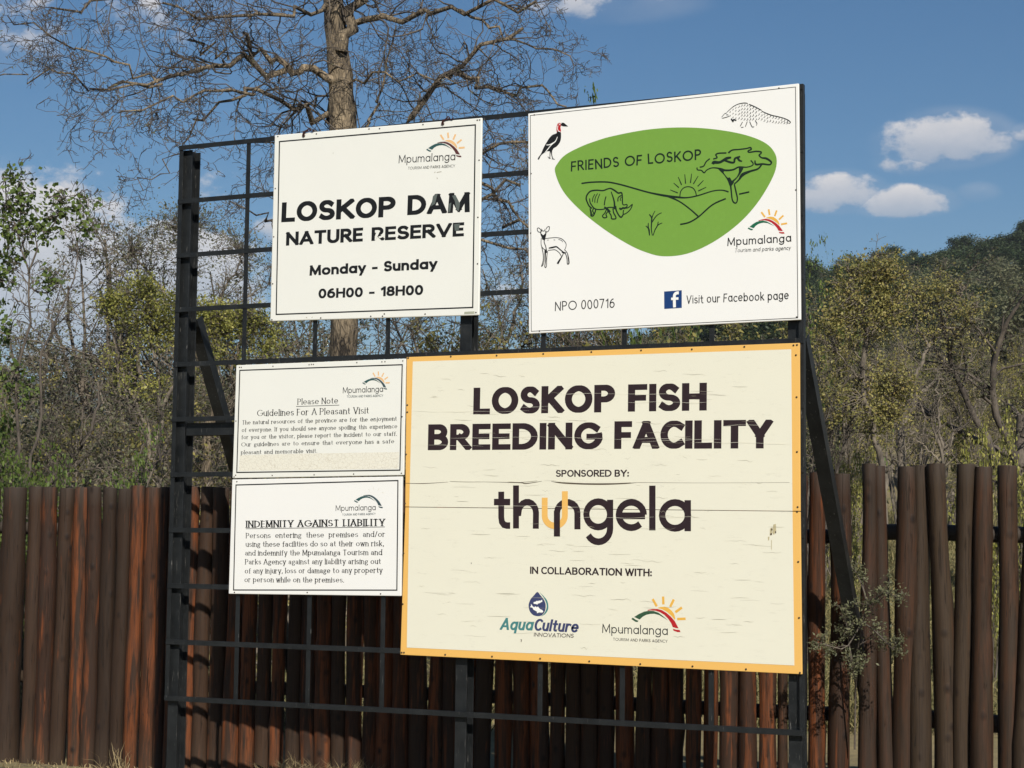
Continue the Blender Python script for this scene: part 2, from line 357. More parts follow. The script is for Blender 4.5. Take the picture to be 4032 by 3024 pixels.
# ------------------------------------------------------------------ flat print helpers (lettering and drawings on the boards)
YP = -0.020                                                    # front face of the boards
CROP = {1: (.51826, 1040, 440), 2: (.62703, 2040, 300), 3: (.60261, 880, 1380), 4: (.81959, 1560, 1340),
        'b': (.30136, 2040, 480), 't': (.37383, 2700, 340), 'a': (.38576, 2060, 440), 'm': (.16275, 2400, 2300), 'q': (.18987, 1900, 2300), 0: (1, 0, 0)}
def cp(c, x, y):
    s, ox, oy = CROP[c]; return x*s+ox, y*s+oy
def b2(c, x, y):
    p = at_y(*cp(c, x, y), YP); return np.array([p[0], p[2]])
class Print:
    """flat print: polygons on the board, every stroke a hair in front of the one below"""
    lay = 0
    def __init__(s, base=.0006): s.V = []; s.F = []; s.k = 0; s.base = base
    def poly(s, pts):
        pts = [np.asarray(p, float) for p in pts]
        if len(pts) < 3: return
        y = YP - s.base - .00004*(s.k % 40); s.k += 1; b = len(s.V)
        for p in pts: s.V.append((p[0], y, p[1]))
        if len(pts) <= 4: s._f([b+i for i in range(len(pts))])
        else:
            for tri in tessellate_polygon([[Vector((p[0], p[1], 0)) for p in pts]]): s._f([b+i for i in tri])
    def _f(s, idx):                                            # wind every face towards -Y
        P = [s.V[i] for i in idx]; a = 0
        for i in range(len(P)): x0, z0 = P[i][0], P[i][2]; x1, z1 = P[(i+1) % len(P)][0], P[(i+1) % len(P)][2]; a += x0*z1-x1*z0
        if abs(a) < 1e-12: return
        s.F.append(tuple(idx) if a > 0 else tuple(reversed(idx)))
    def stroke(s, pts, w, closed=False, w2=None, cap=0.0, clip=None, lay=True):
        P = [np.asarray(p, float) for p in pts]
        Q = [P[0]]
        for p in P[1:]:
            if np.linalg.norm(p-Q[-1]) > 1e-6: Q.append(p)
        P = Q
        if len(P) < 2: return
        if cap and not closed:
            d = P[0]-P[1]; P[0] = P[0]+d/np.linalg.norm(d)*cap; d = P[-1]-P[-2]; P[-1] = P[-1]+d/np.linalg.norm(d)*cap
        n = len(P); L = []; Rr = []
        for i in range(n):
            if closed: d0 = P[i]-P[i-1]; d1 = P[(i+1) % n]-P[i]
            else: d0 = P[i]-P[i-1] if i else P[1]-P[0]; d1 = P[i+1]-P[i] if i < n-1 else P[-1]-P[-2]
            d0 = d0/(np.linalg.norm(d0)+1e-12); d1 = d1/(np.linalg.norm(d1)+1e-12)
            t = d0+d1; ln = np.linalg.norm(t); t = t/ln if ln > .2 else d0
            nm = np.array([-t[1], t[0]]); k = 1/max(.5, abs(np.dot(nm, np.array([-d0[1], d0[0]]))))
            if callable(w): ww = w(t)
            elif isinstance(w, (list, tuple)): ww = np.interp(i/(n-1), np.linspace(0, 1, len(w)), w)
            else: ww = w
            L.append(P[i]+nm*ww*.5*k); Rr.append(P[i]-nm*ww*.5*k)
        m = n if closed else n-1; y = YP - s.base - .00004*(s.k % 40); s.k += 1
        if clip is None:
            b = len(s.V)
            for a, c in zip(L, Rr): s.V.append((a[0], y, a[1])); s.V.append((c[0], y, c[1]))
            for i in range(m): j = (i+1) % n; s._f([b+2*i, b+2*i+1, b+2*j+1, b+2*j])
        else:
            for i in range(m):
                j = (i+1) % n; q = clip([L[i], Rr[i], Rr[j], L[j]])
                if len(q) > 2:
                    b = len(s.V)
                    for a in q: s.V.append((a[0], y, a[1]))
                    s._f(list(range(b, b+len(q))))
    def done(s, name, m, parent, **kw):
        if not s.F: return None
        return put(name, mesh(name, s.V, s.F, m), parent, **kw)
def spline(P, closed=False, k=6):
    P = [np.asarray(p, float) for p in P]; n = len(P); out = []
    for i in range(n if closed else n-1):
        g = lambda j: P[j % n] if closed else P[min(max(j, 0), n-1)]
        a, b, c, d = g(i-1), g(i), g(i+1), g(i+2)
        for q in range(k):
            t = q/k; out.append(.5*((2*b)+(-a+c)*t+(2*a-5*b+4*c-d)*t*t+(-a+3*b-3*c+d)*t**3))
    if not closed: out.append(P[-1])
    return out

# ------------------------------------------------------------------ a drawn alphabet (cap height 1, x-height .66)
def L_(*a): return [(a[i], a[i+1]) for i in range(0, len(a), 2)]
def A_(cx, cy, rx, ry, a0, a1, n=None):
    n = n or max(4, int(abs(a1-a0)/14)); return [(cx+rx*math.cos(R(a0+(a1-a0)*i/n)), cy+ry*math.sin(R(a0+(a1-a0)*i/n))) for i in range(n+1)]
XH = .66
G = {
'A': (.74, [L_(0, 0, .37, 1), L_(.37, 1, .74, 0), L_(.13, .27, .61, .27)]),
'B': (.56, [L_(0, 0, 0, 1), L_(0, 1, .28, 1)+A_(.28, .76, .24, .24, 90, -90)+L_(0, .52), L_(0, .52, .28, .52)+A_(.28, .26, .28, .26, 90, -90)+L_(0, 0)]),
'C': (.78, [A_(.5, .5, .5, .5, 52, 308)]),
'D': (.72, [L_(0, 0, 0, 1), L_(0, 1, .24, 1)+A_(.24, .5, .48, .5, 90, -90)+L_(0, 0)]),
'E': (.46, [L_(0, 0, 0, 1), L_(0, 1, .46, 1), L_(0, .52, .42, .52), L_(0, 0, .46, 0)]),
'F': (.44, [L_(0, 0, 0, 1), L_(0, 1, .44, 1), L_(0, .50, .40, .50)]),
'G': (.92, [A_(.5, .5, .5, .5, 48, 345)+L_(.97, .46), L_(.56, .46, .97, .46)]),
'H': (.62, [L_(0, 0, 0, 1), L_(.62, 0, .62, 1), L_(0, .52, .62, .52)]),
'I': (0.0, [L_(0, 0, 0, 1)]), 'J': (.34, [L_(.34, 1, .34, .2)+A_(.14, .2, .2, .2, 0, -120)]),
'K': (.60, [L_(0, 0, 0, 1), L_(.04, .42, .58, 1), L_(.20, .56, .62, 0)]),
'L': (.42, [L_(0, 0, 0, 1), L_(0, 0, .42, 0)]),
'M': (.86, [L_(0, 0, .04, 1), L_(.04, 1, .43, .12), L_(.43, .12, .82, 1), L_(.82, 1, .86, 0)]),
'N': (.66, [L_(0, 0, 0, 1), L_(0, 1, .66, 0), L_(.66, 0, .66, 1)]),
'O': (1.0, [('c', A_(.5, .5, .5, .5, 0, 360, 28))]), 'Q': (1.0, [('c', A_(.5, .5, .5, .5, 0, 360, 28)), L_(.6, .25, .95, -.05)]),
'P': (.54, [L_(0, 0, 0, 1), L_(0, 1, .26, 1)+A_(.26, .73, .28, .27, 90, -90)+L_(0, .46)]),
'R': (.56, [L_(0, 0, 0, 1), L_(0, 1, .26, 1)+A_(.26, .74, .27, .26, 90, -90)+L_(0, .48), L_(.26, .46, .58, 0)]),
'S': (.52, [A_(.26, .745, .24, .255, 38, 270)+A_(.26, .245, .27, .245, 90, -142)]),
'T': (.60, [L_(0, 1, .6, 1), L_(.3, 1, .3, 0)]), 'U': (.62, [L_(0, 1, 0, .32)+A_(.31, .32, .31, .32, 180, 360)+L_(.62, 1)]),
'V': (.70, [L_(0, 1, .35, 0), L_(.35, 0, .70, 1)]), 'W': (1.0, [L_(0, 1, .25, 0), L_(.25, 0, .5, .95), L_(.5, .95, .75, 0), L_(.75, 0, 1.0, 1)]),
'X': (.66, [L_(0, 0, .66, 1), L_(0, 1, .66, 0)]), 'Y': (.66, [L_(0, 1, .33, .45), L_(.66, 1, .33, .45), L_(.33, .48, .33, 0)]), 'Z': (.6, [L_(0, 1, .6, 1, 0, 0, .6, 0)]),
'a': (.56, [('c', A_(.28, .33, .28, .33, 0, 360, 18)), L_(.56, 0, .56, .66)]),
'b': (.56, [L_(0, 0, 0, 1), ('c', A_(.28, .33, .28, .33, 0, 360, 18))]),
'c': (.46, [A_(.30, .33, .30, .33, 50, 310)]), 'd': (.56, [L_(.56, 0, .56, 1), ('c', A_(.28, .33, .28, .33, 0, 360, 18))]),
'e': (.58, [L_(.02, .34, .57, .34)+A_(.29, .33, .29, .33, 4, 312)]),
'f': (.30, [L_(.34, 1.0)+A_(.32, .80, .20, .20, 90, 180)+L_(.12, 0), L_(-.02, .64, .30, .64)]),
'g': (.56, [('c', A_(.28, .33, .28, .33, 0, 360, 18)), L_(.56, .66, .56, -.08)+A_(.28, -.08, .28, .22, 0, -150)]),
'h': (.48, [L_(0, 0, 0, 1), L_(0, .36)+A_(.24, .38, .24, .28, 180, 0)+L_(.48, 0)]),
'i': (0.0, [L_(0, 0, 0, .66), L_(0, .90, 0, .95)]), 'j': (.1, [L_(.1, .66, .1, -.2)+A_(-.05, -.2, .15, .12, 0, -100), L_(.1, .90, .1, .95)]),
'k': (.46, [L_(0, 0, 0, 1), L_(.02, .28, .42, .66), L_(.15, .38, .47, 0)]), 'l': (0.0, [L_(0, 0, 0, 1)]),
'm': (.84, [L_(0, 0, 0, .66), L_(0, .40)+A_(.21, .42, .21, .24, 180, 0)+L_(.42, 0), L_(.42, .40)+A_(.63, .42, .21, .24, 180, 0)+L_(.84, 0)]),
'n': (.48, [L_(0, 0, 0, .66), L_(0, .36)+A_(.24, .38, .24, .28, 180, 0)+L_(.48, 0)]),
'o': (.60, [('c', A_(.30, .33, .30, .33, 0, 360, 18))]), 'p': (.56, [L_(0, -.32, 0, .66), ('c', A_(.28, .33, .28, .33, 0, 360, 18))]),
'q': (.56, [L_(.56, -.32, .56, .66), ('c', A_(.28, .33, .28, .33, 0, 360, 18))]),
'r': (.32, [L_(0, 0, 0, .66), L_(0, .36)+A_(.24, .38, .24, .28, 180, 62)]),
's': (.40, [A_(.20, .495, .19, .165, 40, 270)+A_(.20, .165, .21, .165, 90, -145)]),
't': (.30, [L_(.13, .92, .13, .16)+A_(.29, .16, .16, .16, 180, 275), L_(-.02, .64, .30, .64)]),
'u': (.48, [L_(0, .66, 0, .28)+A_(.24, .28, .24, .28, 180, 360), L_(.48, 0, .48, .66)]),
'v': (.50, [L_(0, .66, .25, 0), L_(.25, 0, .50, .66)]), 'w': (.76, [L_(0, .66, .19, 0), L_(.19, 0, .38, .62), L_(.38, .62, .57, 0), L_(.57, 0, .76, .66)]),
'x': (.46, [L_(0, 0, .46, .66), L_(0, .66, .46, 0)]), 'y': (.50, [L_(0, .66, .26, 0), L_(.50, .66, .14, -.34)]), 'z': (.44, [L_(0, .66, .44, .66, 0, 0, .44, 0)]),
'0': (.52, [('c', A_(.26, .5, .26, .5, 0, 360, 24))]), '1': (.22, [L_(.22, 0, .22, 1), L_(0, .80, .2, .97)]),
'6': (.54, [('c', A_(.27, .31, .27, .31, 0, 360, 20)), A_(.42, .40, .42, .60, 178, 96)]),
'7': (.50, [L_(0, 1, .5, 1), L_(.5, 1, .14, 0)]), '8': (.52, [('c', A_(.26, .76, .22, .24, 0, 360, 16)), ('c', A_(.26, .26, .27, .26, 0, 360, 18))]),
'.': (0.0, [L_(0, 0, 0, .015)]), ',': (.04, [L_(.04, .04, 0, -.14)]), '-': (.28, [L_(0, .36, .28, .36)]), ':': (0.0, [L_(0, .05, 0, .07), L_(0, .58, 0, .60)]), '/': (.36, [L_(0, -.05, .36, 1.02)]),
"'": (0, [L_(0, .8, 0, 1)])}
GS = {'a': (.46, [A_(.22, .46, .19, .20, 160, 0)+L_(.41, .06, .46, .0), ('c', A_(.20, .18, .20, .18, 0, 360, 16))]), 'g': (.46, [('c', A_(.22, .43, .20, .22, 0, 360, 16)), L_(.40, .60, .50, .64), A_(.12, .10, .10, .10, 120, 270)+A_(.22, -.16, .24, .16, 60, -220)])}
def text(pr, c, s, x0, y0, x1, y1, cap, w=.12, style='sans', slant=0.0, space=.42, seed=1, narrow=.74):
    """one line of lettering from baseline start (x0, y0) to baseline end (x1, y1); cap is the cap height, all in the picture units of detail c"""
    a = b2(c, x0, y0); b = b2(c, x1, y1); h = np.linalg.norm(b2(c, x0, y0-cap)-a)
    W = np.linalg.norm(b-a); ex = (b-a)/W; ey = np.array([-ex[1], ex[0]]); wd = w*h
    gap = {'sans': .13, 'heavy': .07, 'serif': .17, 'comic': .17, 'light': .15}[style]
    rg = random.Random(seed)
    fix = 0.0; var = 0.0
    for i, ch in enumerate(s):
        if ch == ' ': var += space
        else: var += G[ch][0]*(narrow if style == 'heavy' and ch in 'OCGQ' else 1.0) + gap; fix += w
    if s[-1] != ' ': var -= gap
    sx = (W/h - fix)/var if var > 0 else 1
    X = 0.0
    for ch in s:
        if ch == ' ': X += space*sx*h; continue
        gw, st = (GS.get(ch) if style == 'serif' else None) or G[ch]; nar = narrow if style == 'heavy' and ch in 'OCGQ' else 1.0; gw = gw*nar
        jy = rg.uniform(-.03, .03) if style == 'comic' else 0; ja = rg.uniform(-.05, .05) if style == 'comic' else 0
        vf = .76 if style == 'heavy' else 1.0; H = h-wd*vf
        ys = [p[1] for q in st for p in (q[1] if q[0] == 'c' else q)]
        lo, hi = min(ys)*H, max(ys)*H + wd*vf
        if ch in ".:ij,": lo, hi = lo-wd*.2, hi+wd*.1
        def mp(p):
            y = p[1]*H + wd*.5*vf; x = X + wd*.5 + p[0]*nar*sx*h
            return np.array([x + slant*y + ja*(y-h/2), y + jy*h])
        def clip(poly, lo=lo+jy*h, hi=hi+jy*h):
            for sg, lim in ((1, lo), (-1, -hi)):
                out = []
                for i in range(len(poly)):
                    p, q = poly[i], poly[(i+1) % len(poly)]; fp, fq = sg*p[1]-lim, sg*q[1]-lim
                    if fp >= 0: out.append(p)
                    if (fp >= 0) != (fq >= 0): out.append(p+(q-p)*fp/(fp-fq))
                poly = out
                if len(poly) < 3: return []
            return [a+ex*p[0]+ey*p[1] for p in poly]
        for q in st:
            closed = q[0] == 'c'; pts = [mp(p) for p in (q[1][:-1] if closed else q)]
            if style == 'serif':
                ww = lambda t: wd*(.34+.86*abs(t[1])**1.3)
            elif style == 'heavy': ww = lambda t: wd*(.76+.24*abs(t[1])**.8)
            else: ww = wd
            if ch in '.:' or (ch in 'ij' and len(pts) == 2 and pts[0][1] > .8*H):
                cx, cy = pts[0]; rr = wd*.62; pr.poly([a+ex*(cx+rr*math.cos(k*math.pi/4))+ey*(cy+rr*math.sin(k*math.pi/4)) for k in range(8)]); continue
            pr.stroke(pts, ww, closed, cap=0 if closed else wd*.5, clip=clip)
            if style == 'serif' and not closed and ch not in 'Sscegat,-/':
                for e, o in ((0, 1), (-1, -2)):
                    d = pts[e]-pts[o]; d = d/np.linalg.norm(d)
                    if abs(d[1]) > .75 and (ch.isupper() or len(pts) < 4 or e == -1 or ch in 'hnm'):
                        y = pts[e][1] + d[1]*wd*.38; x = pts[e][0]
                        pr.stroke([a+ex*(x-wd*1.2)+ey*y, a+ex*(x+wd*1.2)+ey*y], wd*.40)
        X += gw*sx*h + wd + gap*sx*h
def lettering(parent, c, lines, m, **k):
    for ln in lines:
        p = Print(); text(p, c, *ln[:6], **{**k, **(ln[6] if len(ln) > 6 else {})}); p.done('lettering', m, parent)
def line(parent, name, m, c, pts, w, closed=False, base=.0006, sm=False):
    p = Print(base); Q = [b2(c, *q) for q in pts]
    if sm: Q = spline(Q, closed)
    k = np.linalg.norm(b2(c, pts[0][0]+10, pts[0][1])-b2(c, *pts[0]))/10
    p.stroke(Q, w*k if not isinstance(w, (list, tuple)) else [x*k for x in w], closed); return p.done(name, m, parent)
def drawing(parent, name, m, c, strokes=(), polys=(), w=6, sm=True, base=.0009, **kw):
    p = Print(base)
    k = np.linalg.norm(b2(c, 510, 300)-b2(c, 500, 300))/10
    for q in polys:
        Q = [b2(c, *v) for v in q]; p.poly(spline(Q, True, 5) if sm and len(q) > 5 else Q)
    for q in strokes:
        ww = w; cl = False
        if isinstance(q, dict): ww = q.get('w', w); cl = q.get('closed', False); q = q['p']
        Q = [b2(c, *v) for v in q]
        if len(Q) > 2 and sm: Q = spline(Q, cl, 4)
        p.stroke(Q, [x*k for x in ww] if isinstance(ww, (list, tuple)) else ww*k, cl, cap=0)
    return p.done(name, m, parent, **kw)
def board(name, label, quad, m, group=None, th=.018, bev=.004):
    """a board from its four corners (top left, top right, bottom right, bottom left) in full-picture pixels on the board plane"""
    P = [b2(0, *q) for q in quad]; o = thing(name, label, 'sign', (float(P[3][0]), YP, float(P[3][1])), group)
    V = [(p[0], YP, p[1]) for p in P]+[(p[0], YP+th, p[1]) for p in P]
    F = [(3, 2, 1, 0), (4, 5, 6, 7), (0, 1, 5, 4), (1, 2, 6, 5), (2, 3, 7, 6), (3, 0, 4, 7)]
    return o, V, F
def fix_parent(root):                                          # children were built in world space
    inv = Matrix.Translation(root.location).inverted()
    for ch in root.children:
        if not ch.get('_loc'): ch.matrix_parent_inverse = inv
_scr = None
def screws(parent, c, pts, r=.0065):
    global _scr
    if _scr is None:
        V = []; F = []; n = 8
        for y, rr in ((0, 1.0), (-.45, .95), (-.75, .6)): V += [(rr*math.cos(i*2*math.pi/n), y, rr*math.sin(i*2*math.pi/n)) for i in range(n)]
        for k in range(2): F += [(k*n+i, k*n+(i+1) % n, (k+1)*n+(i+1) % n, (k+1)*n+i) for i in range(n)]
        F.append(tuple(range(2*n, 3*n))); _scr = mesh('screw', V, F, SCREW)
    for q in pts:
        p = b2(c, *q); put('screw', _scr, parent, (p[0], YP-.0005, p[1]), scale=(r, r, r))
def mpu_arc(root, c, l, r_, gcol, rcol, scol, rays=True):
    """the arc, rising sun and rays, mapped from detail 'm' so that the left tip is l and the right tip is r_"""
    L0 = np.array([530., 835.]); R0 = np.array([1733., 1185.]); l = np.array(cp(c, *l)); r_ = np.array(cp(c, *r_))
    d0 = R0-L0; d1 = r_-l; sc = np.linalg.norm(d1)/np.linalg.norm(d0); an = math.atan2(d1[1], d1[0])-math.atan2(d0[1], d0[0])
    M = sc*np.array([[math.cos(an), -math.sin(an)], [math.sin(an), math.cos(an)]])
    T = lambda p: tuple(l + M@(np.array(p, float)-L0))
    def P(name, m, polys, base, sm=False):
        p = Print(base)
        for q in polys: p.poly(spline([b2(0, *T(v)) for v in q], True, 3) if sm else [b2(0, *T(v)) for v in q])
        p.done(name, m, root)
    g = [(600, 780), (720, 710), (850, 655), (960, 638), (1080, 645), (1200, 690), (1290, 760), (1370, 830), (1435, 888), (1330, 820), (1220, 750), (1100, 715), (1000, 715), (900, 735), (810, 780), (735, 848)]
    P('logo_arc', gcol, [g, [(565, 795), (530, 830), (600, 880), (640, 905), (688, 905), (705, 878), (640, 850)]], .0008)
    rd = [(935, 615), (1050, 597), (1180, 597), (1290, 630), (1400, 700), (1500, 790), (1600, 910), (1690, 1090), (1620, 1080), (1545, 1055), (1510, 960), (1440, 850), (1350, 750), (1240, 680), (1130, 640), (1000, 628), (940, 635)]
    P('logo_arc', rcol, [rd, [(1548, 1095), (1630, 1122), (1715, 1130), (1733, 1185), (1660, 1182), (1565, 1145)]], .0009)
    if scol:
        sn = [(1180, 572), (1260, 550), (1350, 548), (1450, 580), (1530, 650), (1590, 740), (1615, 840), (1600, 880), (1520, 775), (1410, 675), (1300, 610)]
        P('logo_sun', scol, [sn], .0007)
        p = Print(.0007); k = np.linalg.norm(b2(0, *T((110, 0)))-b2(0, *T((50, 0))))
        for a, b in (((1068, 350), (1165, 535)), ((1328, 295), (1330, 490)), ((1590, 375), (1495, 555)), ((1785, 578), (1620, 690)), ((1660, 860), (1868, 858))):
            p.stroke([b2(0, *T(a)), b2(0, *T(b))], k*.95)
        p.done('logo_ray', scol, root)
# ------------------------------------------------------------------ the five signs
def edge_mat(o, m): o.data.materials.append(m)
def panel(root, V, F, m, name='panel', bev=.004):
    o = put(name, mesh(name, V, F, m), root)
    md = o.modifiers.new('bevel', 'BEVEL'); md.width = bev; md.segments = 2; md.limit_method = 'ANGLE'; return o
# --- reserve opening hours
r1, V, F = board('reserve_sign', 'cream board reading LOSKOP DAM NATURE RESERVE with opening hours, upper left on the black frame', [(1081, 532), (1898, 463), (1886, 1241), (1063, 1265)], WHITE)
panel(r1, V, F, WHITE, bev=.006)
line(r1, 'border_line', INK, 1, [(117, 227), (1605, 100), (1585, 1487), (92, 1540)], 8.5, True)
H = dict(w=.27, style='heavy')
lettering(r1, 1, [('LOSKOP', 130, 840, 996, 797, 150), ('DAM', 1087, 786, 1562, 762, 150)], INK, w=.28, style='heavy')
lettering(r1, 1, [('NATURE', 166, 1018, 750, 985, 103), ('RESERVE', 815, 982, 1518, 945, 103)], INK, w=.28, style='heavy')
lettering(r1, 1, [('Monday - Sunday', 345, 1246, 1316, 1192, 78), ('06H00 - 18H00', 412, 1419, 1208, 1391, 74)], INK, w=.28, style='heavy', space=.5)
drawing(r1, 'peeled_patch', WHITE, 1, polys=[[(846, 940), (862, 905), (880, 905), (872, 928), (852, 968), (842, 975)], [(868, 950), (905, 938), (912, 948), (880, 962)]], base=.0032)
drawing(r1, 'scuff_mark', m_ink('scuffed_ink', (.10, .12, .11)), 1, polys=[[(1285, 640), (1320, 622), (1300, 700), (1270, 720)], [(1430, 640), (1455, 632), (1490, 700), (1480, 755), (1462, 745), (1450, 680)], [(1445, 855), (1490, 850), (1480, 900), (1450, 905)], [(1405, 700), (1425, 690), (1415, 760), (1402, 764)]], sm=False, base=.0032)
lettering(r1, 1, [('Mpumalanga', 1022, 392, 1452, 368, 62)], INK, w=.10, style='light')
lettering(r1, 1, [('TOURISM AND PARKS AGENCY', 1093, 440, 1450, 422, 21)], INK, w=.11, style='light')
mpu_arc(r1, 1, (1232, 290), (1500, 345), TEALD, MAROON, PEACH)
screws(r1, 1, [(105, 188), (398, 168), (798, 131), (878, 128), (1208, 97), (1620, 64), (1638, 62), (1634, 368), (1625, 802), (1622, 1155), (1610, 1525), (1224, 1537), (914, 1536), (900, 1553), (811, 1554), (431, 1566), (60, 1580), (66, 1307), (74, 950), (86, 583)], .0052)
drawing(r1, 'old_sticker', m_ink('grey_green_sticker', (.36, .37, .28), .4), 1, polys=[[(1522, 1520), (1598, 1516), (1600, 1534), (1520, 1538)]], sm=False)
drawing(r1, 'scuff_mark', CRK, 1, strokes=[[(1300, 455), (1296, 466)], [(1312, 462), (1330, 458), (1348, 456)], [(1312, 500), (1318, 510)], [(522, 312), (527, 316)], [(318, 1562), (328, 1566)], [(362, 1564), (368, 1558)]], w=4)
# wire ties over the top edge
for tx, ty in ((305, 160), (1362, 70)):
    Pp = Print(); V2 = []; 
    a = b2(1, tx, ty)
    rg = random.Random(tx); bm_pts = [[(tx-10, ty+28), (tx-4, ty+2), (tx+4, ty-10)], [(tx, ty+26), (tx+8, ty-4), (tx+30, ty-18)], [(tx+2, ty-2), (tx+45, ty-14), (tx+70, ty-10), (tx+76, ty-26)], [(tx+20, ty-12), (tx+40, ty-32), (tx+52, ty-14)], [(tx-8, ty+24), (tx+1, ty+30), (tx+6, ty+20)]]
    vv, ff = [], []
    for q in bm_pts:
        cu = spline([b2(1, *v) for v in q], k=4)
        for i in range(len(cu)-1):
            p0, p1 = cu[i], cu[i+1]; d = (p1-p0)/np.linalg.norm(p1-p0); n = np.array([-d[1], d[0]])*.0035; b0 = len(vv); yo = YP-.004-rg.random()*.004
            for s_, p_ in ((1, p0), (-1, p0), (1, p1), (-1, p1)): vv.append((p_[0]+n[0]*s_, yo-.002, p_[1]+n[1]*s_)); 
            for s_, p_ in ((1, p0), (-1, p0), (1, p1), (-1, p1)): vv.append((p_[0]+n[0]*s_, yo+.003, p_[1]+n[1]*s_))
            ff += [(b0, b0+1, b0+3, b0+2), (b0+4, b0+6, b0+7, b0+5), (b0, b0+2, b0+6, b0+4), (b0+1, b0+5, b0+7, b0+3)]
    put('wire_tie', mesh('wire_tie', vv, ff, m_ink('rusty_wire', (.045, .018, .016))), r1)

# --- friends of the reserve
r2, V, F = board('friends_sign', 'white board with green emblem reading FRIENDS OF LOSKOP among animal drawings', [(2079, 447), (3145, 328), (3153, 1259), (2082, 1314)], WHITE2)
panel(r2, V, F, WHITE2)
line(r2, 'border_line', INK, 2, [(77, 247), (1742, 68), (1757, 1518), (83, 1602)], 3.4, True)
drawing(r2, 'emblem', GREEN, 2, polys=[[(232, 600), (250, 545), (300, 492), (400, 440), (500, 403), (600, 375), (800, 337), (1000, 322), (1200, 330), (1400, 362), (1540, 412), (1608, 475), (1624, 550), (1592, 650), (1500, 800), (1380, 930), (1220, 1045), (1060, 1115), (915, 1131), (810, 1108), (700, 1060), (550, 968), (400, 850), (285, 725)]], base=.0004)
lettering(r2, 2, [('FRIENDS OF LOSKOP', 332, 598, 1150, 523, 64)], DKG, w=.15, style='comic', space=.5)
lettering(r2, 2, [('NPO 000716', 232, 1474, 607, 1453, 58, {}), ('Visit our Facebook page', 1057, 1430, 1700, 1400, 54, {})], INK, w=.105, style='comic')
lettering(r2, 2, [('Mpumalanga', 1315, 1066, 1715, 1040, 52)], INK, w=.125, style='comic')
lettering(r2, 2, [('Tourism and parks agency', 1360, 1107, 1712, 1090, 25)], INK, w=.10, style='comic', slant=.15)
mpu_arc(r2, 2, (1442, 958), (1674, 988), GRN2, RED, ORANGE)
drawing(r2, 'logo_square', BLUE, 2, polys=[[(917, 1352), (1028, 1344), (1028, 1455), (918, 1462)]], sm=False, base=.0004)
drawing(r2, 'logo_letter', FBW, 2, strokes=[[(983, 1452), (982, 1395), (984, 1372), (996, 1362), (1010, 1361)]], w=17, base=.0024)
drawing(r2, 'logo_letter', FBW, 2, strokes=[[(962, 1399), (1008, 1396)]], w=14, sm=False, base=.0030)
# rhino, from the close detail
drawing(r2, 'rhino_drawing', DKG, 'b', strokes=[
 {'p': [(965, 1130), (930, 1100), (905, 1050), (890, 1000), (905, 950), (950, 905), (1030, 893), (1110, 898), (1165, 878), (1210, 870), (1260, 895), (1310, 930), (1350, 925), (1362, 970), (1365, 1060), (1380, 1085), (1420, 1080), (1420, 1110), (1370, 1130)], 'w': [17, 17, 17, 19, 19, 19, 17, 17, 16, 19, 19, 19, 17, 15, 12, 14, 14, 12]},
 {'p': [(1385, 1130), (1440, 1120), (1492, 1080), (1470, 1140), (1420, 1190), (1375, 1205), (1380, 1150)], 'w': 13},
 {'p': [(1380, 1200), (1350, 1245), (1320, 1225), (1285, 1160), (1270, 1100)], 'w': [16, 19, 17, 17, 28]},
 {'p': [(1215, 910), (1240, 980), (1258, 1050), (1262, 1115), (1262, 1140)], 'w': [10, 15, 20, 24, 26]},
 {'p': [(975, 1110), (1010, 1138), (1060, 1145), (1120, 1140), (1180, 1118), (1250, 1118)], 'w': 14},
 {'p': [(935, 1000), (945, 1060), (985, 1120)], 'w': 14}, {'p': [(940, 1130), (955, 1190), (955, 1225), (985, 1225), (1010, 1170), (1015, 1130)], 'w': [14, 22, 18, 15, 17, 12]},
 {'p': [(985, 1130), (975, 1165), (990, 1190), (965, 1215)], 'w': [18, 14, 10, 10]},
 {'p': [(1160, 1130), (1135, 1190), (1105, 1225), (1120, 1252), (1160, 1245), (1150, 1205), (1180, 1165)], 'w': 14},
 {'p': [(1180, 1170), (1215, 1220), (1225, 1265), (1275, 1265), (1275, 1235), (1250, 1190), (1240, 1130)], 'w': 15},
 {'p': [(1005, 945), (980, 990), (972, 1045)], 'w': 11}, {'p': [(1040, 935), (1010, 990), (1003, 1055)], 'w': 11}, {'p': [(1070, 940), (1045, 1000), (1033, 1060)], 'w': 11},
 {'p': [(1150, 975), (1135, 1030), (1128, 1090)], 'w': 14}, {'p': [(1350, 960), (1310, 990), (1305, 1040)], 'w': 14}, {'p': [(1350, 980), (1335, 1010), (1345, 1030)], 'w': 10},
 {'p': [(1325, 1125), (1345, 1140), (1370, 1125), (1400, 1130)], 'w': 22}], polys=[[(1130, 1105), (1170, 1125), (1210, 1170), (1180, 1180), (1150, 1140), (1125, 1125)]])
drawing(r2, 'grass_drawing', DKG, 'b', strokes=[{'p': [(1718, 1485), (1712, 1420), (1700, 1370), (1703, 1320)], 'w': [11, 20, 16, 9]}, {'p': [(1668, 1358), (1700, 1390), (1715, 1430)], 'w': [9, 13, 16]},
 {'p': [(1755, 1485), (1742, 1400), (1745, 1300), (1745, 1250), (1715, 1208)], 'w': [9, 13, 18, 18, 12]}, {'p': [(1748, 1260), (1765, 1210), (1790, 1163)], 'w': [15, 11, 8]}, {'p': [(1752, 1310), (1790, 1250), (1830, 1210), (1877, 1187)], 'w': [14, 13, 11, 9]},
 {'p': [(1765, 1485), (1790, 1410), (1820, 1360), (1832, 1303)], 'w': [10, 13, 14, 9]}, {'p': [(1810, 1370), (1840, 1340), (1885, 1320)], 'w': [14, 12, 8]}])
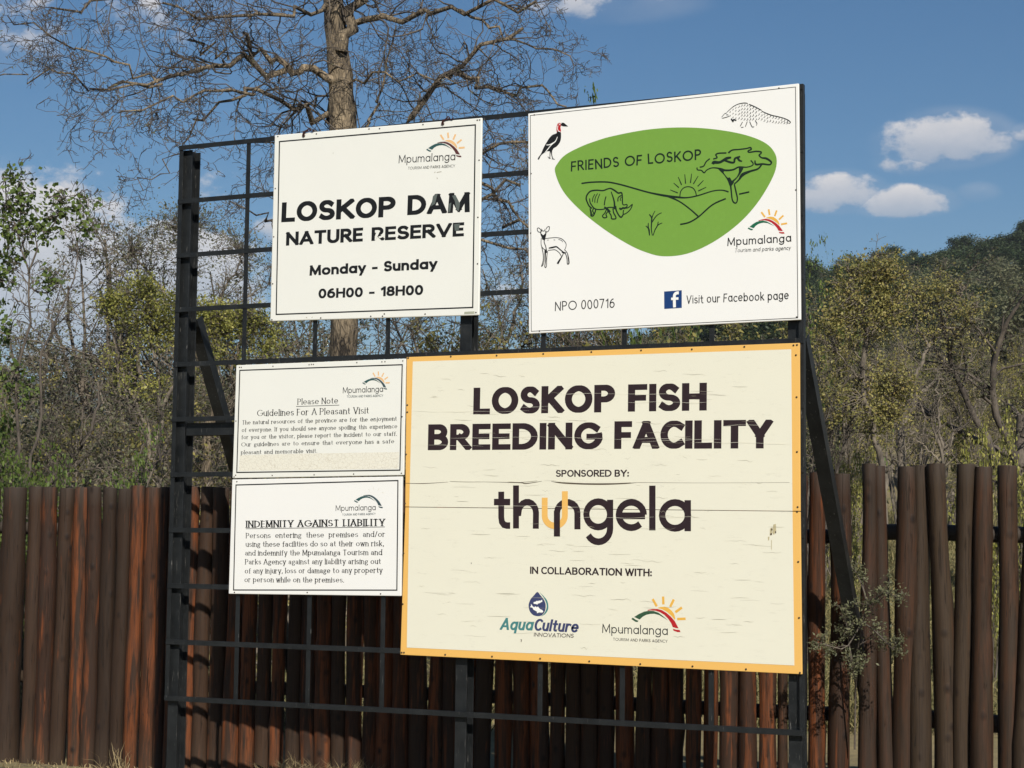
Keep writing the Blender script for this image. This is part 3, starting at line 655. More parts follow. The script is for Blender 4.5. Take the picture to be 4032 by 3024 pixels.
drawing(r2, 'hill_line_drawing', DKG, 2, strokes=[{'p': [(398, 674), (460, 666), (560, 665), (640, 680), (720, 702), (820, 730), (920, 750), (1000, 760), (1060, 763), (1130, 750), (1220, 722), (1280, 716), (1322, 727)], 'w': [9, 9, 9, 9, 9, 9, 13, 12, 8, 8, 7, 7, 9]},
 {'p': [(930, 750), (1010, 785), (1080, 835), (1133, 882)], 'w': [12, 8, 8, 9]}, {'p': [(1018, 931), (1075, 918), (1135, 882), (1220, 808), (1305, 769)], 'w': 9}, {'p': [(1388, 741), (1452, 727)], 'w': 9}])
drawing(r2, 'sun_drawing', DKG, 2, strokes=[{'p': [(1016, 757), (1021, 725), (1040, 702), (1068, 694), (1097, 702), (1114, 725), (1120, 752)], 'w': 6}] +
 [{'p': [a, b], 'w': [7, 4]} for a, b in (((1003, 733), (955, 714)), ((1010, 700), (977, 671)), ((1027, 683), (1006, 633)), ((1052, 675), (1047, 616)), ((1083, 671), (1090, 612)), ((1101, 677), (1131, 627)), ((1128, 692), (1165, 654)), ((1132, 721), (1182, 697)))])
T_ = 't'
drawing(r2, 'tree_drawing', DKG, T_, strokes=[
 {'p': [(470, 1020), (480, 1100), (490, 1190), (510, 1225), (535, 1225), (545, 1180), (530, 1110), (512, 1030)], 'w': [20, 16, 14, 16, 14, 14, 16, 14]},
 {'p': [(512, 1030), (560, 985), (600, 930), (680, 895), (760, 870), (800, 825)], 'w': [14, 18, 36, 22, 18, 16]}, {'p': [(485, 1010), (540, 960), (575, 900), (590, 860)], 'w': [24, 12, 26, 40]},
 {'p': [(120, 855), (125, 880), (165, 885), (195, 910), (225, 880), (285, 858), (370, 868), (420, 885), (500, 878), (560, 850), (640, 852), (700, 835), (710, 810), (685, 780)], 'w': [14, 12, 12, 14, 12, 12, 16, 20, 18, 16, 12, 13, 12, 14]},
 {'p': [(148, 852), (190, 840), (215, 795), (255, 762)], 'w': 14}, {'p': [(290, 765), (330, 752), (318, 720), (350, 705), (430, 702)], 'w': 15},
 {'p': [(450, 702), (490, 672), (560, 665), (640, 655), (680, 645), (690, 665), (658, 680), (670, 695), (740, 685), (790, 690), (795, 705), (775, 725), (800, 752), (850, 760), (900, 795), (895, 820), (870, 825), (810, 818), (740, 822), (730, 780)], 'w': [20, 15, 14, 14, 16, 16, 14, 14, 16, 16, 14, 16, 15, 22, 18, 16, 16, 18, 20, 12]},
 {'p': [(285, 820), (300, 800), (360, 800), (430, 760), (480, 750)], 'w': [30, 34, 26, 30, 18]}, {'p': [(400, 775), (470, 800), (510, 800), (520, 760), (575, 740)], 'w': [20, 22, 20, 22, 18]}, {'p': [(545, 745), (565, 780), (595, 790)], 'w': [26, 20, 12]}],
 polys=[[(340, 865), (420, 882), (400, 905), (440, 960), (465, 960), (490, 1000), (510, 1010), (470, 1055), (440, 990), (400, 930)], [(560, 855), (610, 850), (600, 880), (570, 920), (560, 900)]])
# ground hornbill
drawing(r2, 'bird_drawing', INK, 'b', polys=[[(258, 490), (265, 465), (300, 415), (330, 345), (365, 280), (410, 210), (450, 170), (500, 150), (512, 128), (555, 135), (562, 160), (560, 220), (545, 270), (505, 320), (465, 345), (440, 380), (375, 385), (335, 410), (300, 440), (275, 488)]],
 strokes=[{'p': [(425, 370), (418, 420), (415, 470), (400, 480)], 'w': [18, 10, 9, 7]}, {'p': [(437, 375), (440, 430), (455, 480), (480, 490)], 'w': [18, 11, 10, 7]}, {'p': [(388, 455), (425, 480)], 'w': 7}, {'p': [(455, 470), (445, 492)], 'w': 7}])
drawing(r2, 'bird_drawing', INK, 'b', polys=[[(556, 45), (570, 10), (600, 12), (655, 60), (600, 60), (580, 55)]], sm=False)
drawing(r2, 'bird_drawing', RED, 'b', polys=[[(508, 125), (505, 80), (512, 40), (528, 16), (555, 16), (562, 45), (556, 75), (562, 110), (558, 136), (535, 125)]], base=.0026)
drawing(r2, 'bird_drawing', FBW, 'b', strokes=[{'p': [(518, 195), (490, 255), (450, 285), (410, 300), (372, 302)], 'w': [5, 12, 16, 11, 7]}, {'p': [(480, 265), (430, 310), (385, 365), (355, 400)], 'w': [8, 10, 10, 6]}, {'p': [(523, 50), (518, 90), (530, 120), (555, 130)], 'w': 8}, {'p': [(536, 18), (545, 40), (556, 30)], 'w': 6}], base=.0036)
# antelope
drawing(r2, 'antelope_drawing', INK, 'a', strokes=[
 {'p': [(145, 1190), (160, 1186), (180, 1205), (185, 1225), (160, 1228), (146, 1210), (145, 1190)], 'w': 7}, {'p': [(235, 1200), (245, 1180), (266, 1172), (268, 1195), (255, 1222), (235, 1228)], 'w': 7},
 {'p': [(185, 1215), (180, 1240), (195, 1280), (205, 1302), (222, 1290), (232, 1240), (232, 1215)], 'w': [12, 9, 12, 12, 10, 12, 10]}, {'p': [(190, 1195), (195, 1215), (220, 1215), (224, 1195)], 'w': 7},
 {'p': [(186, 1290), (183, 1340), (190, 1375), (215, 1405), (235, 1410)], 'w': 6}, {'p': [(222, 1296), (215, 1330), (232, 1380), (240, 1440)], 'w': [12, 8, 8, 14]},
 {'p': [(225, 1295), (280, 1288), (340, 1285), (390, 1295), (425, 1325), (440, 1355), (432, 1395), (422, 1410)], 'w': 6},
 {'p': [(422, 1408), (450, 1440), (462, 1490), (468, 1545), (452, 1552), (448, 1500), (432, 1450), (395, 1435)], 'w': [6, 6, 12, 12, 8, 8, 7, 9]},
 {'p': [(262, 1392), (300, 1385), (340, 1378), (370, 1400), (410, 1432), (440, 1440)], 'w': [10, 16, 12, 10, 10, 6]}, {'p': [(255, 1415), (300, 1410), (330, 1410), (370, 1440), (390, 1475)], 'w': 6},
 {'p': [(415, 1440), (395, 1480), (370, 1520), (352, 1552)], 'w': [6, 10, 18, 20]}, {'p': [(190, 1380), (205, 1450), (205, 1520), (188, 1580)], 'w': [6, 8, 8, 10]}, {'p': [(222, 1410), (218, 1500), (206, 1560), (188, 1580)], 'w': 6},
 {'p': [(226, 1410), (232, 1500), (222, 1580), (238, 1580), (242, 1500), (250, 1420)], 'w': [8, 10, 8, 7, 6, 6]}, {'p': [(245, 1310), (262, 1309)], 'w': 4}, {'p': [(312, 1307), (328, 1310)], 'w': 4}, {'p': [(360, 1303), (390, 1312), (405, 1330)], 'w': 4}],
 polys=[[(188, 1245), (205, 1260), (225, 1245), (225, 1285), (208, 1303), (192, 1280)]])
# pangolin
rg = random.Random(5); sc_ = []
top = lambda x: np.interp(x, [430, 500, 560, 620, 680, 740, 820, 900, 1000, 1105], [278, 215, 185, 175, 190, 215, 265, 300, 325, 370])
bot = lambda x: np.interp(x, [430, 480, 560, 620, 700, 780, 880, 980, 1105], [305, 345, 355, 360, 365, 362, 390, 395, 392])
x_ = 460
while x_ < 1090:
    n_ = max(2, int((bot(x_)-top(x_))/34))
    for k in range(n_):
        y_ = top(x_) + (k+.25)*(bot(x_)-top(x_))/n_ + rg.uniform(-3, 3); q = 26 if x_ > 520 else 18
        sc_.append({'p': [(x_+q*.5, y_), (x_+q*.62, y_+q*.5), (x_, y_+q*.95)], 'w': [3, 6, 3]})
    x_ += 30
drawing(r2, 'pangolin_drawing', INK, 't', strokes=sc_+[{'p': [(430, 278), (500, 215), (560, 185), (620, 175), (655, 180)], 'w': [4, 7, 7, 8, 6]}, {'p': [(668, 190), (720, 210), (800, 252)], 'w': [9, 8, 7]}, {'p': [(808, 264), (900, 302), (1000, 325), (1070, 350), (1105, 378), (1085, 392)], 'w': [6, 8, 7, 7, 7, 5]},
 {'p': [(380, 325), (415, 285), (430, 290)], 'w': 5}, {'p': [(385, 337), (440, 322), (460, 310)], 'w': 6}, {'p': [(480, 340), (500, 370), (505, 350), (535, 360)], 'w': 13}, {'p': [(600, 375), (575, 420)], 'w': 7}, {'p': [(650, 370), (630, 425)], 'w': 7}, {'p': [(585, 432), (610, 430)], 'w': 5}, {'p': [(675, 370), (700, 425), (722, 425)], 'w': 6}, {'p': [(735, 365), (752, 390), (745, 412)], 'w': 6}, {'p': [(430, 300), (450, 300)], 'w': 6}])
screws(r2, 2, [(102, 243), (1638, 75), (82, 612), (80, 985), (1745, 714), (1750, 1512), (135, 1600)], .005)

# --- guidelines
r3, V, F = board('guidelines_sign', 'small cream sign headed Please Note, Guidelines For A Pleasant Visit, above the indemnity sign', [(930, 1438), (1597, 1412), (1589, 1871), (915, 1883)], WHITE, 'small text signs stacked on the left of the frame')
panel(r3, V, F, WHITE)
line(r3, 'border_line', INK, 3, [(107, 130), (1168, 93), (1153, 782), (87, 797)], 6.5, True)
SE = dict(style='serif', w=.115)
lettering(r3, 3, [('Please Note', 484, 355, 752, 346, 40), ('Guidelines For A Pleasant Visit', 220, 430, 957, 412, 42)], INK, **SE)
line(r3, 'underline', INK, 3, [(475, 366), (757, 357)], 3)
lettering(r3, 3, [('The natural resources of the province are for the enjoyment', 122, 484, 1140, 458, 27), ('of everyone. If you should see anyone spoiling this experience', 120, 533, 1140, 508, 27),
 ('for you or the visitor, please report the incident to our staff.', 118, 580, 1138, 557, 27), ('Our guidelines are to ensure that everyone has a safe', 117, 628, 1132, 606, 27), ('pleasant and memorable visit.', 115, 679, 622, 668, 27)], INK, style='serif', w=.13, space=.6)
def m_craze():
    m, t, b = newmat('crazed_old_vinyl'); v = coords(t, (1, 1, 1.2))
    wn = tnode(t, 'ShaderNodeTexNoise', i_Scale=14.0, i_Detail=3.0); t.links.new(v, wn.inputs['Vector'])
    va = t.nodes.new('ShaderNodeVectorMath'); va.operation = 'MULTIPLY_ADD'; t.links.new(wn.outputs['Color'], va.inputs[0]); va.inputs[1].default_value = (.05, .05, .05); t.links.new(v, va.inputs[2])
    vo = tnode(t, 'ShaderNodeTexVoronoi', i_Scale=38.0, feature='DISTANCE_TO_EDGE'); t.links.new(va.outputs[0], vo.inputs['Vector'])
    k = tmath(t, 'SUBTRACT', 1.0, tmath(t, 'MULTIPLY', vo.outputs['Distance'], 16), clamp=True)
    t.links.new(mixc(t, tmath(t, 'MULTIPLY', k, .6), (.74, .71, .60), (.52, .47, .37)), b.inputs['Base Color']); b.inputs['Roughness'].default_value = .6; bump(t, b, k, .3, -.002); return m
drawing(r3, 'crazed_patch', m_craze(), 3, polys=[[(108, 684), (622, 672), (1148, 664), (1143, 772), (100, 786)]], sm=False, base=.0003)
mpu_arc(r3, 3, (907, 213), (1070, 255), TEALD, SLATE, PEACH)
lettering(r3, 3, [('Mpumalanga', 780, 280, 1043, 270, 40)], INK, w=.10, style='light'); lettering(r3, 3, [('TOURISM AND PARKS AGENCY', 806, 309, 1043, 302, 15)], SLATE, w=.12, style='light')
screws(r3, 3, [(105, 110), (117, 110), (324, 103), (560, 93), (575, 91), (588, 91), (872, 79), (1036, 74), (1056, 73), (1172, 68), (82, 461), (1168, 433), (70, 826), (80, 815), (319, 816), (593, 812), (851, 807), (1163, 802)], .0045)

# --- indemnity
r4, V, F = board('indemnity_sign', 'small cream sign headed INDEMNITY AGAINST LIABILITY, hung directly under the guidelines sign', [(914, 1888), (1584, 1876), (1579, 2347), (900, 2338)], WHITE2, 'small text signs stacked on the left of the frame')
panel(r4, V, F, WHITE2)
line(r4, 'border_line', INK, 3, [(82, 879), (1140, 850), (1133, 1566), (66, 1565)], 6.5, True)
lettering(r4, 3, [('INDEMNITY AGAINST LIABILITY', 148, 1158, 1055, 1146, 45)], INK, style='serif', w=.19, space=.5)
line(r4, 'underline', INK, 3, [(146, 1165), (1055, 1153)], 3)
lettering(r4, 3, [('Persons entering these premises and/or', 147, 1227, 1062, 1217, 35, {'space': .85}), ('using these facilities do so at their own risk,', 146, 1283, 1058, 1278, 35), ('and indemnify the Mpumalanga Tourism and', 142, 1340, 1056, 1336, 35),
 ('Parks Agency against any liability arising out', 142, 1398, 1057, 1395, 35), ('of any injury, loss or damage to any property', 140, 1457, 1055, 1453, 35), ('or person while on the premises.', 138, 1514, 787, 1516, 35)], INK, style='serif', w=.13)
mpu_arc(r4, 3, (853, 984), (1042, 1030), TEALD, SLATE, None)
pr = Print(.0007)
for a, b in (((948, 905), (956, 920)), ((978, 892), (981, 908)), ((1018, 900), (1010, 915)), ((1035, 925), (1048, 932))): pr.stroke([b2(3, *a), b2(3, *b)], .0022)
pr.done('logo_ray', PALE, r4)
lettering(r4, 3, [('Mpumalanga', 733, 1049, 995, 1043, 38)], INK, w=.10, style='light'); lettering(r4, 3, [('TOURISM AND PARKS AGENCY', 776, 1080, 994, 1074, 14)], SLATE, w=.12, style='light')
screws(r4, 3, [(88, 857), (1129, 1010+0), (72, 1580), (548, 1581), (1027, 1590)][:1]+[(72, 1580), (548, 1581), (1027, 1590)], .005)

# --- fish breeding facility
Q4 = [(1601, 1406), (3148, 1350), (3158, 2655), (1576, 2578)]
r5 = thing('fish_facility_sign', 'large cream sign with orange yellow border reading LOSKOP FISH BREEDING FACILITY', 'sign', (float(b2(0, *Q4[3])[0]), YP, float(b2(0, *Q4[3])[1])))
def quadpanel(q, y0, y1, m, name, root):
    P = [b2(0, *v) for v in q]; V = [(p[0], y0, p[1]) for p in P]+[(p[0], y1, p[1]) for p in P]
    return panel(root, V, [(3, 2, 1, 0), (4, 5, 6, 7), (0, 1, 5, 4), (1, 2, 6, 5), (2, 3, 7, 6), (3, 0, 4, 7)], m, name, .0025)
sA, sB = cp(4, 43, 802), cp(4, 1941, 823); eps = 2.2
quadpanel([Q4[0], Q4[1], (sB[0], sB[1]-eps), (sA[0], sA[1]-eps)], YP, YP+.016, YEL, 'upper_panel', r5)
quadpanel([(sA[0], sA[1]+eps*.2), (sB[0], sB[1]+eps*.2), Q4[2], Q4[3]], YP+.001, YP+.016, YEL, 'lower_panel', r5)
iA, iB = (62.5, 802.3), (1904, 822.6)
drawing(r5, 'cream_face', SHEET, 4, polys=[[(80, 102), (1898, 43), (iB[0], iB[1]-3), (iA[0]+.5, iA[1]-3)]], sm=False, base=.0003)
drawing(r5, 'cream_face', SHEET, 4, polys=[[iA, iB, (1913, 1562), (51, 1476)]], sm=False, base=.0003)
HV = dict(w=.225, style='heavy')
lettering(r5, 4, [('LOSKOP', 370, 356, 1051, 345, 128), ('FISH', 1113, 343, 1492, 337, 131), ('BREEDING', 152, 528, 985, 523, 124), ('FACILITY', 1047, 522, 1806, 519, 133)], INKB, w=.28, style='heavy', narrow=.82)
lettering(r5, 4, [('SPONSORED BY:', 767, 656, 1118, 655, 33), ('IN COLLABORATION WITH:', 643, 1122, 1228, 1134, 35)], INKB, w=.22, style='heavy', space=.34)
drawing(r5, 'sponsor_logo', INKB, 4, sm=False, w=28, strokes=[
 [(505, 727), (505, 850), (508, 872), (518, 886), (532, 890), (548, 890)], [(470, 777), (548, 777)],
 [(576, 697), (576, 904)], [(576, 830)]+[(630+42*math.cos(R(a)), 829-52*math.sin(R(a))) for a in range(180, -1, -20)]+[(671, 905)],
 [(773, 942), (773, 830)]+[(822+49*math.cos(R(a)), 829-51*math.sin(R(a))) for a in range(180, -1, -20)]+[(871, 908)],
 {'p': [(971+57*math.cos(R(a)), 836-61*math.sin(R(a))) for a in range(0, 360, 15)], 'closed': True},
 [(1028, 766), (1028, 905)]+[(972+56*math.cos(R(a)), 905-63*math.sin(R(a))) for a in range(-15, -151, -15)],
 [(1062, 843), (1196, 843)], [(1130+60*math.cos(R(a)), 839-61*math.sin(R(a))) for a in range(0, 322, 15)],
 [(1231, 698), (1231, 913)], {'p': [(1340+62*math.cos(R(a)), 841-62*math.sin(R(a))) for a in range(0, 360, 15)], 'closed': True}, [(1401, 768), (1401, 917)]])
drawing(r5, 'sponsor_logo', YEL, 4, sm=False, w=27, strokes=[[(714, 756), (714, 842)]+[(762.5+48.5*math.cos(R(a)), 842+49*math.sin(R(a))) for a in range(168, 5, -12)]+[(811, 842), (811, 725)]], base=.0017)
drawing(r5, 'sponsor_logo', INKB, 4, sm=False, w=28, strokes=[[(773, 942), (773, 818)]], base=.0024)
lettering(r5, 4, [('Aqua', 497, 1391, 654, 1394, 58)], TEAL, w=.21, style='heavy', slant=.26); lettering(r5, 4, [('Culture', 660, 1395, 873, 1404, 58)], NAVY, w=.21, style='heavy', slant=.2)
lettering(r5, 4, [('INNOVATIONS', 661, 1423, 852, 1429, 19)], INKB, w=.15, style='sans', slant=.12)
drawing(r5, 'logo_drop', NAVY, 'q', polys=[[(1138, 163), (1200, 230), (1265, 310), (1305, 400), (1308, 500), (1280, 590), (1220, 650), (1140, 665), (1050, 640), (985, 570), (958, 480), (962, 400), (1000, 310), (1060, 240)]], base=.0006)
drawing(r5, 'logo_drop', TEAL, 'q', polys=[[(1180, 165), (1260, 240), (1340, 340), (1366, 460), (1350, 550), (1290, 630), (1205, 668), (1270, 620), (1322, 520), (1328, 420), (1285, 310), (1225, 220)]], base=.0006)
drawing(r5, 'logo_fish', FBW, 'q', polys=[[(1055, 390), (1075, 370), (1115, 360), (1130, 342), (1150, 352), (1180, 340), (1205, 345), (1240, 320), (1245, 365), (1220, 375), (1190, 395), (1150, 405), (1140, 430), (1120, 412), (1075, 410)], [(988, 472), (1008, 455), (1012, 408), (1045, 460), (1080, 480), (1100, 458), (1125, 480), (1155, 465), (1195, 515), (1250, 540), (1265, 575), (1240, 590), (1175, 585), (1150, 600), (1128, 600), (1138, 575), (1090, 545), (1060, 530), (1040, 490), (1005, 480)]], sm=False, base=.0036)
lettering(r5, 4, [('Mpumalanga', 990, 1406, 1305, 1416, 44)], INK, w=.10, style='light'); lettering(r5, 4, [('TOURISM AND PARKS AGENCY', 1042, 1443, 1304, 1453, 14)], INKB, w=.12, style='light')
mpu_arc(r5, 4, (1130, 1340), (1366, 1402), DGREEN, RED, ORANGE)
# the long split in the vinyl, its curled lip, and fine splits across the lettering
drawing(r5, 'vinyl_split', m_ink('dark_split', (.10, .075, .05)), 4, strokes=[{'p': [(40, 686), (130, 688), (250, 681)], 'w': [1.5, 3, 1]}, {'p': [(410, 680), (520, 682), (600, 684), (625, 688), (700, 677)], 'w': [1, 2, 4, 4, 1]}, {'p': [(745, 678), (800, 686), (900, 690), (1000, 691), (1100, 688), (1160, 683)], 'w': [1, 4, 6, 6, 4, 1]}, {'p': [(1160, 683), (1300, 684), (1500, 685), (1890, 683)], 'w': [1.4, 1, .8, .8]}], base=.0010)
drawing(r5, 'curled_lip', PEEL, 4, strokes=[{'p': [(260, 676), (340, 677), (410, 678)], 'w': [2, 5, 2]}, {'p': [(540, 678), (600, 679), (680, 673)], 'w': [1, 5, 2]}, {'p': [(760, 677), (900, 682), (1050, 682), (1130, 681)], 'w': [3, 8, 8, 3]}], base=.0042)
rg = random.Random(11); cr = []
for y0, x0, x1 in ((340, 80, 640), (262, 790, 1330), (295, 1110, 1500), (325, 600, 760), (470, 260, 900), (505, 80, 420), (468, 870, 1420), (485, 1180, 1560), (413, 1580, 1760), (490, 1440, 1900), (795, 480, 900), (852, 880, 1240), (850, 1270, 1420), (1235, 640, 720), (655, 1500, 1520)):
    n = max(3, int((x1-x0)/45)); y = y0; q = []
    for i in range(n+1): y += rg.uniform(-3.2, 3.2); q.append((x0+(x1-x0)*i/n, y))
    cr.append({'p': q, 'w': [.3]+[rg.uniform(.35, 1.1) for _ in range(n-1)]+[.3]})
drawing(r5, 'vinyl_crack', PEEL, 4, strokes=cr, base=.0042)
cr = []
for i in range(150):
    x0 = rg.uniform(85, 1800); y0 = rg.uniform(140, 1490); n = rg.randint(3, 6); L = rg.uniform(20, 120); q = []
    for k in range(n): q.append((x0+L*k/(n-1), y0+rg.uniform(-1.5, 2.2)+k*rg.uniform(-.5, 2.0)))
    if q[-1][0] < 1890 and not (180 < y0 < 560 and False): cr.append({'p': q, 'w': [.3, rg.uniform(.7, 1.5), .3]})
drawing(r5, 'vinyl_crack', CRK, 4, strokes=cr, base=.0005)
drawing(r5, 'brown_stain', STAIN, 4, polys=[[(1812, 885), (1824, 882), (1826, 915), (1815, 935), (1808, 925)], [(1796, 905), (1808, 898), (1806, 935), (1795, 938)], [(1786, 945), (1794, 942), (1792, 960), (1787, 962)], [(1802, 960), (1805, 960), (1804, 1010), (1801, 1000)]], base=.0010)
drawing(r5, 'brown_stain', INKB, 4, polys=[[(1803, 905), (1808, 903), (1809, 912), (1804, 914)], [(1822, 918), (1826, 916), (1826, 926), (1822, 926)], [(1799, 928), (1806, 926), (1805, 935), (1799, 935)]], strokes=[{'p': [(600, 1436), (603, 1441), (601, 1449)], 'w': 2.6}, {'p': [(361, 1067), (363, 1074)], 'w': 2}], base=.0034)
screws(r5, 4, [(58, 85), (263, 78), (483, 73), (707, 65), (938, 56), (1177, 48), (1421, 43), (1673, 31), (1909, 24), (1926, 22), (1921, 71), (1924, 273), (1926, 536), (1929, 801), (1927, 823), (1932, 1064), (1936, 1333), (1940, 1597), (1681, 1580), (1424, 1566), (1173, 1555), (928, 1542), (692, 1529), (461, 1519), (236, 1510), (38, 1500), (27, 1500), (32, 1267), (36, 1023), (43, 784), (48, 548), (54, 345), (54, 311)], .0062)
# ------------------------------------------------------------------ steel frame
fr = thing('sign_frame', 'tall black steel lattice frame on three posts carrying all the boards', 'sign frame', (2.34, 0, GZ))
XR = 4.686
def hsection(x0, x1, y0, y1, z0, z1, t=.010):
    xm = (x0+x1)/2
    return [(x0, x1, y0, y0+t, z0, z1), (xm-t/2, xm+t/2, y0+t, y1-t, z0, z1), (x0, x1, y1-t, y1, z0, z1)]
for x0, x1 in ((.004, .088), (2.300, 2.384), (4.572, 4.656)):
    boxes('post', hsection(x0, x1, .042, .150, GZ-.05, 3.972), STEEL, fr, .002)
def angle_h(x0, x1, z, t=.005, w=.034): return [(x0, x1, 0, t, z-w/2, z+w/2), (x0, x1, t, w, z+w/2-t, z+w/2)]
def angle_v(x, z0, z1, t=.005, w=.034): return [(x-w/2, x+w/2, .006, .006+t, z0, z1), (x-w/2, x-w/2+t, .006+t, .006+w, z0, z1)]
for i in range(11): 
    z = .017+i*.3967
    boxes('horizontal_bar', angle_h(0.0, XR, z), STEEL, fr, .001)
for x in (.017, XR-.017): boxes('edge_bar', [(x-.017, x+.017, .0065, .0115, 0, 4.0), (x-.017 if x < 1 else x+.012, x-.012 if x < 1 else x+.017, .012, .04, 0, 4.0)], STEEL, fr, .001)
for x in (.60, 1.185, 1.765, 2.93, 3.50, 4.09): boxes('vertical_bar', angle_v(x, .02, 3.98), STEEL, fr, .001)
boxes('cross_beam', [(.09, 4.57, .055, .070, 1.885, 1.975), (.09, 4.57, .070, .12, 1.965, 1.975), (.09, 4.57, .070, .12, 1.885, 1.895)], STEEL, fr, .002)
for x, z0, y1 in ((.05, 2.74, 2.07), (4.614, 2.42, 2.27)):
    y0, z1 = .152, GZ-.05
    d = Vector((0, y1-y0, z1-z0)); n = Vector((0, d.z, -d.y)).normalized(); V = []; F = []
    for a, b, c, e in ((-.045, .045, -.005, .005), (-.045, -.037, .005, .07), (.037, .045, .005, .07)):
        k = len(V)
        for p in (Vector((x, y0, z0)), Vector((x, y1, z1))):
            for xx, nn in ((a, c), (b, c), (b, e), (a, e)): q = p+n*(-nn); V.append((x+xx, q.y, q.z))
        F += [tuple(k+i for i in f) for f in ((0, 3, 2, 1), (4, 5, 6, 7), (0, 1, 5, 4), (1, 2, 6, 5), (2, 3, 7, 6), (3, 0, 4, 7))]
    put('brace', mesh('brace', V, F, STEEL), fr)

# ------------------------------------------------------------------ pole fences
def pole_mesh(seed, m, n=12, rows=16, r0=1.0, r1=.9, wob=.10):
    rg = random.Random(seed); V = []; F = []
    ph = [rg.uniform(0, 6.28) for _ in range(8)]; kn = [(rg.uniform(.1, .9), rg.uniform(0, 6.28), rg.uniform(.08, .2)) for _ in range(4)]
    for j in range(rows+1):
        t = j/rows; rr = r0+(r1-r0)*t + .05*math.sin(t*11+ph[0])
        cx = wob*math.sin(t*3.1+ph[1]) + .05*math.sin(t*9+ph[2]); cy = wob*.5*math.sin(t*2.7+ph[3])
        for i in range(n):
            a = i*2*math.pi/n; sq = (abs(math.cos(a))**3.2+abs(math.sin(a))**3.2)**(-1/3.2); q = rr*sq*(1+.035*math.sin(2*a+ph[4]+t*2)+.025*math.sin(3*a+ph[5]-t*3))
            for kt, ka, kh in kn:
                da = math.atan2(math.sin(a-ka), math.cos(a-ka)); q += kh*1.3*math.exp(-((t-kt)*34)**2-(da*2.2)**2)
            V.append((cx+q*math.cos(a), cy+q*math.sin(a), t))
    for j in range(rows):
        for i in range(n): F.append((j*n+i, j*n+(i+1) % n, (j+1)*n+(i+1) % n, (j+1)*n+i))
    b = len(V); top = [V[rows*n+i] for i in range(n)]
    cx = sum(v[0] for v in top)/n; cy = sum(v[1] for v in top)/n
    for v in top: V.append((cx+(v[0]-cx)*.93, cy+(v[1]-cy)*.93, 1.004))
    for i in range(n): F.append((rows*n+i, rows*n+(i+1) % n, b+(i+1) % n, b+i))
    F.append(tuple(range(b, b+n))); F.append(tuple(reversed(range(n))))
    me = mesh('pole', V, F, m, True); me.materials.append(ENDG)
    me.polygons[-2].use_smooth = False; me.polygons[-2].material_index = 1
    return me
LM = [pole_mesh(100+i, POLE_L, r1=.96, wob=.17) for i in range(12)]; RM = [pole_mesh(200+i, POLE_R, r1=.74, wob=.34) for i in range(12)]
def fence_y(x): return 1.20 + (x+1.0)*(.36/5.6)
def solve_x(px, py=1930):                                      # where the sight line of a pole meets the fence line
    Y = 1.3
    for _ in range(8): p = at_y(px, py, Y); Y = fence_y(p[0])
    return p
def build_fence(root, spans, meshes, top, seed, lean=.012, dia=None, fan=False):
    rg = random.Random(seed)
    for k, (xa, xb) in enumerate(spans):
        pa, pb = solve_x(xa), solve_x(xb); x = (pa[0]+pb[0])/2; w = (pb[0]-pa[0])*.5*.96*(dia or 1); y = fence_y(x)+rg.uniform(-.012, .012)
        g = gz(x, y)-.06; h = (top(x) if callable(top) else top)+rg.uniform(-.012, .018)-g
        sh = (8+.10*(xa-3384))/640 if fan else 0.0
        put('pole', meshes[(k*5+seed) % len(meshes)], root, (x+sh, y, g), (rg.uniform(-lean, lean)*.4, rg.uniform(-lean, lean)-sh/2.35, .64+rg.choice((0, 1, 2, 3))*math.pi/2+rg.uniform(-.25, .25)), (w*1.03, w*1.03, h))
LX = [(-400+i*57, -400+i*57+56) for i in range(7)]
left = LX + [(20, 100), (113, 168), (170, 226), (230, 281), (296, 351), (354, 406), (411, 464), (466, 519), (521, 570), (570, 625), (629, 668)]
x = 672; rg = random.Random(21)
while x < 1560:
    w = rg.uniform(50, 62); left.append((x, x+w)); x += w+rg.choice((1, 1, 2, 3, 8, 2))
while x < 2600:
    w = rg.uniform(56, 66); left.append((x, x+w)); x += w+rg.choice((3, 5, 9, 12, 5))
left += [(2630, 2690), (2704, 2762), (2775, 2822), (2832, 2903), (2912, 2979), (2986, 3052), (3063, 3100), (3108, 3180), (3186, 3246), (3262, 3335)]
f1 = thing('pole_fence', 'long fence of upright varnished brown poles running behind the sign frame', 'fence', (1.0, fence_y(1.0), gz(1.0, 1.3)), 'upright pole fences')
build_fence(f1, left, LM, lambda x: 1.545+max(0, x+1)*.016, 3)
f2 = thing('pole_fence', 'shorter greyish brown pole fence section right of the gap, log rail ends showing', 'fence', (5.3, 1.5, gz(5.3, 1.5)), 'upright pole fences')
rt = [(3384, 3434), (3441, 3488), (3502, 3566), (3568, 3632), (3651, 3714), (3718, 3775), (3780, 3840), (3855, 3917), (3925, 3990), (4020, 4085)]+[(4090+i*68, 4152+i*68) for i in range(9)]
build_fence(f2, rt, RM, 1.685, 8, .010, 1.44, fan=True)
